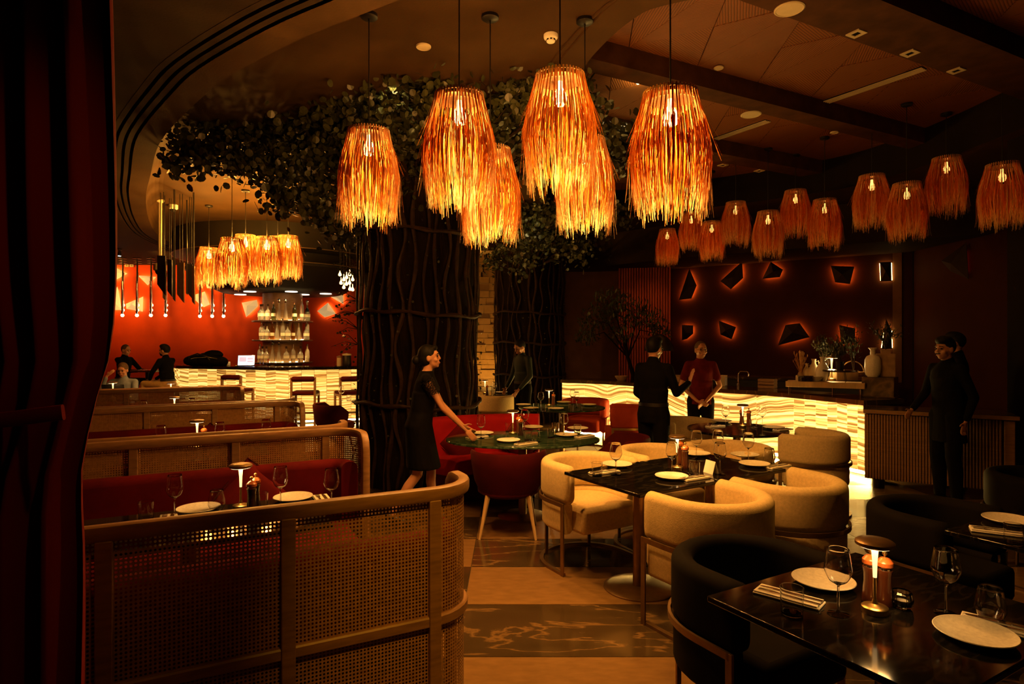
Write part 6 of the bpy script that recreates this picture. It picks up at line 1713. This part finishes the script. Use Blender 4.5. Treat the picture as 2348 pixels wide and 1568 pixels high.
    b = MB(); b.capsule(hp((-.018, .089, -.062)), hp((.018, .089, -.062)), .0055, .0055, 6); obj('lips', b, M['lip'], t)
    # hair
    b = MB(); b.ell(hp((0, -.020, .030)), (.079, .094, .098), HR, 20, 12)
    if style == 'bun':
        b.ell(hp((0, -.035, -.005)), (.076, .080, .085), HR, 18, 10); b.ell(hp((0, -.130, -.015)), (.046, .042, .046), HR, 16, 10); b.ell(hp((0, .055, .085)), (.050, .030, .030), HR)
    if style == 'tall': b.ell(hp((0, .010, .085)), (.072, .085, .052), HR, 18, 10)
    if style == 'cropped':
        b = MB(); b.ell(hp((0, -.016, .023)), (.0755, .091, .0975), HR, 20, 12)
    fuse('hair', b, M[hair], t, .008, 2)
    if beard:
        b = MB(); b.ell(hp((0, .040, -.072)), (.050, .050, .040), HR, 16, 10); b.capsule(hp((-.02, .094, -.050)), hp((.02, .094, -.050)), .006, .006, 6); obj('beard', b, M[hair], t)
    for kind, mat, *a in wear:
        b = MB()
        if kind in ('shirt', 'polo'):
            pe, ch = J['pelvis'], J['chest']; torso(b, .006)
            hem = a[1] if len(a) > 1 else .05
            loft(b, [(pe + Vector((0, -.005, hem)), .176 if hem < 0 else .158, .135 if hem < 0 else .118, hyaw), (pe.lerp(ch, .35), .152, .115, hyaw), (pe.lerp(ch, .7), .160, .120, yaw)])
            for s in 'lr': arm(b, s, .006, a[0])
            b.capsule(J['neck'] + Vector((0, 0, -.03)), J['neck'] + Vector((0, .0, .02)), .066, .060)
            fuse('shirt', b, M[mat], t, .011, 4)
        elif kind == 'trousers':
            pe = J['pelvis']; loft(b, [(pe + Vector((0, -.01, -.12)), .150, .125, hyaw), (pe + Vector((0, -.01, -.03)), .172, .128, hyaw), (pe + Vector((0, 0, .07)), .158, .118, hyaw)])
            for s in 'lr': leg(b, s, .014, 1.97)
            tr_ = fuse('trousers', b, M[mat], t, .012, 4)
            if not any(len(q) > 3 for q in wear if q[0] in ('shirt', 'polo')):
                b = MB(); loft(b, [(pe + Vector((0, 0, .055)), .164, .124, hyaw), (pe + Vector((0, 0, .09)), .162, .122, hyaw)]); obj('belt', b, M['blackmetal'], tr_)
        elif kind == 'dress':
            pe, ch = J['pelvis'], J['chest']; hem = a[0]; torso(b, .006)
            kn = (J['kl'] + J['kr']) / 2; c = pe.lerp(kn, (pe.z - hem) / (pe.z - kn.z))
            loft(b, [(Vector((c.x, c.y, hem)), .200, .165, hyaw), (pe.lerp(c, .5), .186, .145, hyaw), (pe, .180, .132, hyaw), (pe.lerp(ch, .4), .142, .112, yaw), (ch, .158, .128, yaw)])
            dr_ = fuse('dress', b, M[mat], t, .010, 4)
            # lace cap sleeves and yoke: open net
            for s in 'lr':
                b = MB(); A, B_ = J['s' + s], J['e' + s]; dd = (B_ - A); q = dd.normalized(); e1 = q.cross(Vector((0, 1, 0))).normalized(); e2 = q.cross(e1)
                for i in range(9):
                    c = A + dd * (.06 + .40 * i / 8); r = .062 - .006 * i / 8
                    b.tube([c + (e1 * math.cos(2 * PI * m / 18) + e2 * math.sin(2 * PI * m / 18)) * r + q * (.008 * math.sin(m * 2.1 + i)) for m in range(18)], .0045, 5, True)
                for m in range(12):
                    an = 2 * PI * m / 12; b.tube([A + dd * (.04 + .44 * i / 8) + (e1 * math.cos(an + i * .25) + e2 * math.sin(an + i * .25)) * (.062 - .006 * i / 8) for i in range(9)], .004, 5)
                obj('lace_sleeve', b, M['lace'], dr_)
        elif kind == 'shoes':
            for s in 'lr':
                b = MB(); b.capsule(J['a' + s] + Vector((0, -.03, -.035)), J['t' + s] + Vector((0, .02, 0)), .043, .036); b.box(tuple((J['a' + s] + J['t' + s]) / 2 + Vector((0, -.01, -.045))), (.075, .24, .022)); obj('shoe', b, M[mat], t)
        elif kind == 'glasses':
            for sx in (-1, 1): b.tube([hp((sx * .031 + .021 * math.cos(2 * PI * i / 14), .096, .004 + .016 * math.sin(2 * PI * i / 14))) for i in range(14)], .002, 5, True)
            b.tube([hp((-.010, .097, .006)), hp((.010, .097, .006))], .002, 5)
            for sx in (-1, 1): b.tube([hp((sx * .052, .094, .006)), hp((sx * .074, .0, .004))], .002, 5)
            obj('spectacles', b, M['blackmetal'], t)
        elif kind == 'moustache':
            b.capsule(hp((-.022, .093, -.046)), hp((.022, .093, -.046)), .006, .006, 6); obj('moustache', b, M['hair'], t)
        elif kind == 'cap':
            b.ell(hp((0, -.02, .055)), (.088, .102, .075), HR, 20, 12); b.ell(hp((0, -.02, .03)), (.092, .106, .03), HR, 20, 8); fuse('cap', b, M[mat], t, .008, 2)
    return t
# woman laying the oval table: faces +x and a little away, right arm reaching down to the table
person('woman in a black lace-sleeved dress, hair in a bun, reaching to the oval table', (-.83, 5.55, 0), 8, 1.635,
       pose=dict(pelvis=(0, -.02, .95), chest=(0, .05, 1.26), neck=(0, .055, 1.45), head=(0, .085, 1.59), sl=(-.15, .07, 1.385), sr=(.15, .05, 1.385), er=(.155, .21, 1.11), wr=(.09, .42, .90), el=(-.17, .20, 1.13), wl=(-.10, .40, .93), kl=(-.085, .10, .50), kr=(.085, -.03, .49), al=(-.09, .13, .085), ar=(.10, -.26, .14), tl=(-.1, .28, .035), tr=(.11, -.13, .035)),
       wear=(('dress', 'blackcloth', .54), ('shoes', 'blackmetal')), style='bun', head=(-6, 6), female=True, hd={'r': ((-.10, .55, -.55), (-.3, .6, .6), .35), 'l': ((.1, .5, -.4), (.6, .5, .4), .4)}, voxel=.0085)
# man in black talking, seen from behind at three quarters, left arm raised in gesture
person('man in a black shirt seen from behind, gesturing with one hand', (1.46, 6.30, 0), 48, 1.70,
       pose=dict(sr=(.155, .02, 1.40), er=(.20, .12, 1.14), wr=(.235, .34, 1.24), wl=(-.10, .18, .98), el=(-.205, .02, 1.13), kl=(-.10, .03, .50), kr=(.12, -.05, .50), al=(-.12, .02, .085), ar=(.16, -.12, .085), tl=(-.14, .16, .035), tr=(.2, .03, .035)),
       wear=(('shirt', 'blackcloth', 1.92), ('trousers', 'blackcloth'), ('shoes', 'blackmetal'), ('glasses', 'x')), style='tall', head=(-4, -3), hd={'r': ((.15, .25, .9), (-.7, .5, -.1), .15)})
person('man in a dark red polo shirt with cropped hair, hands folded before him', (2.44, 7.9, 0), 262, 1.665,
       pose=dict(er=(.255, .0, 1.12), wr=(.07, .17, .93), el=(-.25, -.02, 1.12), wl=(-.03, .19, .92)),
       wear=(('polo', 'redcloth', .62, -.07), ('trousers', 'blackcloth'), ('shoes', 'blackmetal'), ('glasses', 'x')), hair='hairgrey', style='cropped', head=(14, -2), hd={'r': ((-.75, .35, -.4), (-.1, .5, .8), .6), 'l': ((.75, .3, -.4), (.1, .5, .8), .6)})
person('man in a dark green shirt with his head bowed, before the farther tree trunk', (.17, 9.7, 0), 215, 1.70,
       pose=dict(head=(0, .06, 1.585), neck=(0, .02, 1.455), el=(-.24, .03, 1.13), wl=(-.18, .20, .93), er=(.24, .03, 1.13), wr=(.18, .20, .93)),
       wear=(('shirt', 'greencloth', 1.9), ('trousers', 'blackcloth'), ('shoes', 'blackmetal')), head=(0, -26), skin='skindark')
person('smiling man with a moustache in black, leaning by the fluted cabinet', (4.40, 6.18, 0), 190, 1.70,
       pose=dict(pelvis=(0, -.02, .95), chest=(0, .0, 1.27), er=(.26, .0, 1.13), wr=(.22, .20, .96), el=(-.25, -.06, 1.12), wl=(-.22, .0, .89)),
       wear=(('shirt', 'blackcloth', 1.92, -.30), ('trousers', 'blackcloth'), ('shoes', 'blackmetal'), ('moustache', 'hair')), skin='skindark', style='tall', head=(4, -2))
person('man in black standing in the dark behind the fluted cabinet, face turned away', (5.28, 7.25, 0), 150, 1.76,
       wear=(('shirt', 'blackcloth', 1.95, -.25), ('trousers', 'blackcloth'), ('shoes', 'blackmetal')), skin='skindark', style='tall')
SIT = dict(pelvis=(0, 0, .50), chest=(0, .04, .83), neck=(0, .05, 1.02), head=(0, .08, 1.16), sl=(-.175, .04, .96), sr=(.175, .04, .96), hl=(-.09, .03, .47), hr=(.09, .03, .47), kl=(-.12, .44, .50), kr=(.12, .44, .50), al=(-.12, .42, .085), ar=(.12, .42, .085), tl=(-.13, .56, .035), tr=(.13, .56, .035), el=(-.24, .16, .74), er=(.24, .16, .74), wl=(-.10, .38, .80), wr=(.10, .38, .80))
person('fair man in a grey blue shirt seated at a laptop, hand to his forehead', (-6.62, 10.45, 0), 275, 1.74, pose=dict(SIT, er=(.30, .20, .80), wr=(.16, .26, 1.06)), wear=(('shirt', 'bluecloth', 1.9), ('trousers', 'blackcloth'), ('shoes', 'blackmetal')), hair='hairfair', style='short', head=(5, -14), hd={'r': ((-.5, -.2, .6), (0, -.4, .8), .4)})
def hi(d, z): return {k: (v[0], v[1], v[2] + z) for k, v in d.items()}
person('balding man in a dark jacket leaning forward on a high stool, far left', (-8.42, 13.2, 0), -10, 1.74, pose=hi(dict(SIT, er=(.22, .25, .72), wr=(.12, .5, .72), el=(-.22, .25, .72), wl=(-.05, .5, .72)), .30), wear=(('shirt', 'blackcloth', 1.9), ('trousers', 'blackcloth'), ('shoes', 'blackmetal')), hair='hairgrey', style='cropped', head=(0, -12))
person('bearded man in a black top and khaki trousers seated on a high stool, looking left', (-6.93, 12.3, 0), 170, 1.74, pose=hi(dict(SIT, er=(.22, .18, .72), wr=(.08, .36, .58), el=(-.22, .18, .72), wl=(-.06, .36, .58)), .30), wear=(('shirt', 'blackcloth', 1.9), ('trousers', 'khaki'), ('shoes', 'blackmetal')), style='tall', beard=True, head=(8, 0), skin='skindark')
# their furniture
def high_stool():
    t = thing('high_stool', 'x', 'stool')
    b = MB(); b.lathe([(0, .70), (.19, .70), (.20, .72), (.19, .76), (0, .77)], 24); obj('seat', b, M['khaki'], t)
    for k in range(4):
        a = PI / 4 + PI / 2 * k; b = MB(); b.cyl((.13 * math.cos(a), .13 * math.sin(a), .70), (.2 * math.cos(a), .2 * math.sin(a), 0), .016, n=8); obj('leg', b, M['oak'], t)
    b = MB(); b.tube([(.165 * math.cos(2 * PI * i / 20), .165 * math.sin(2 * PI * i / 20), .3) for i in range(20)], .010, 6, True); obj('foot_ring', b, M['brass'], t)
    return t
place('hstool', high_stool, 'high round stool under the balding man at the far left', (-8.42, 13.2, 0), 0, 'high stools at the left')
place('hstool', None, 'high round stool under the bearded man at the far left', (-6.93, 12.3, 0), 0, 'high stools at the left')
t = thing('high_table', 'dark high table between the two men at the far left', 'table', (-7.72, 12.95, 0))
b = MB(); b.box((0, 0, 1.04), (.46, .5, .04)); obj('tabletop', b, M['darkgrinder'], t, bev=.004); b = MB(); b.cyl((0, 0, 0), (0, 0, 1.02), .05, n=16); obj('pedestal', b, M['blackmetal'], t); b = MB(); b.lathe([(0, 0), (.25, 0), (.25, .02), (0, .03)], 28); obj('base_plate', b, M['blackmetal'], t)
q = P(300, 880, 10.0); 
t = thing('laptop', 'dark open laptop before the man in the grey blue shirt', 'laptop', (-6.42, 9.95, .752), R(190))
b = MB(); b.box((0, 0, .009), (.33, .23, .016)); obj('keyboard_base', b, M['steel'], t, bev=.004)
b = MB(); b.box((0, 0, .115), (.33, .008, .22), Matrix.Translation((0, .13, 0)) @ Matrix.Rotation(R(-15), 4, 'X')); obj('lid', b, M['blackmetal'], t, bev=.003)
place('lamp', None, 'slim lit table lamp before the man in the grey blue shirt', (-6.32, 10.02 - .35, .752), 0, 'table lamps')
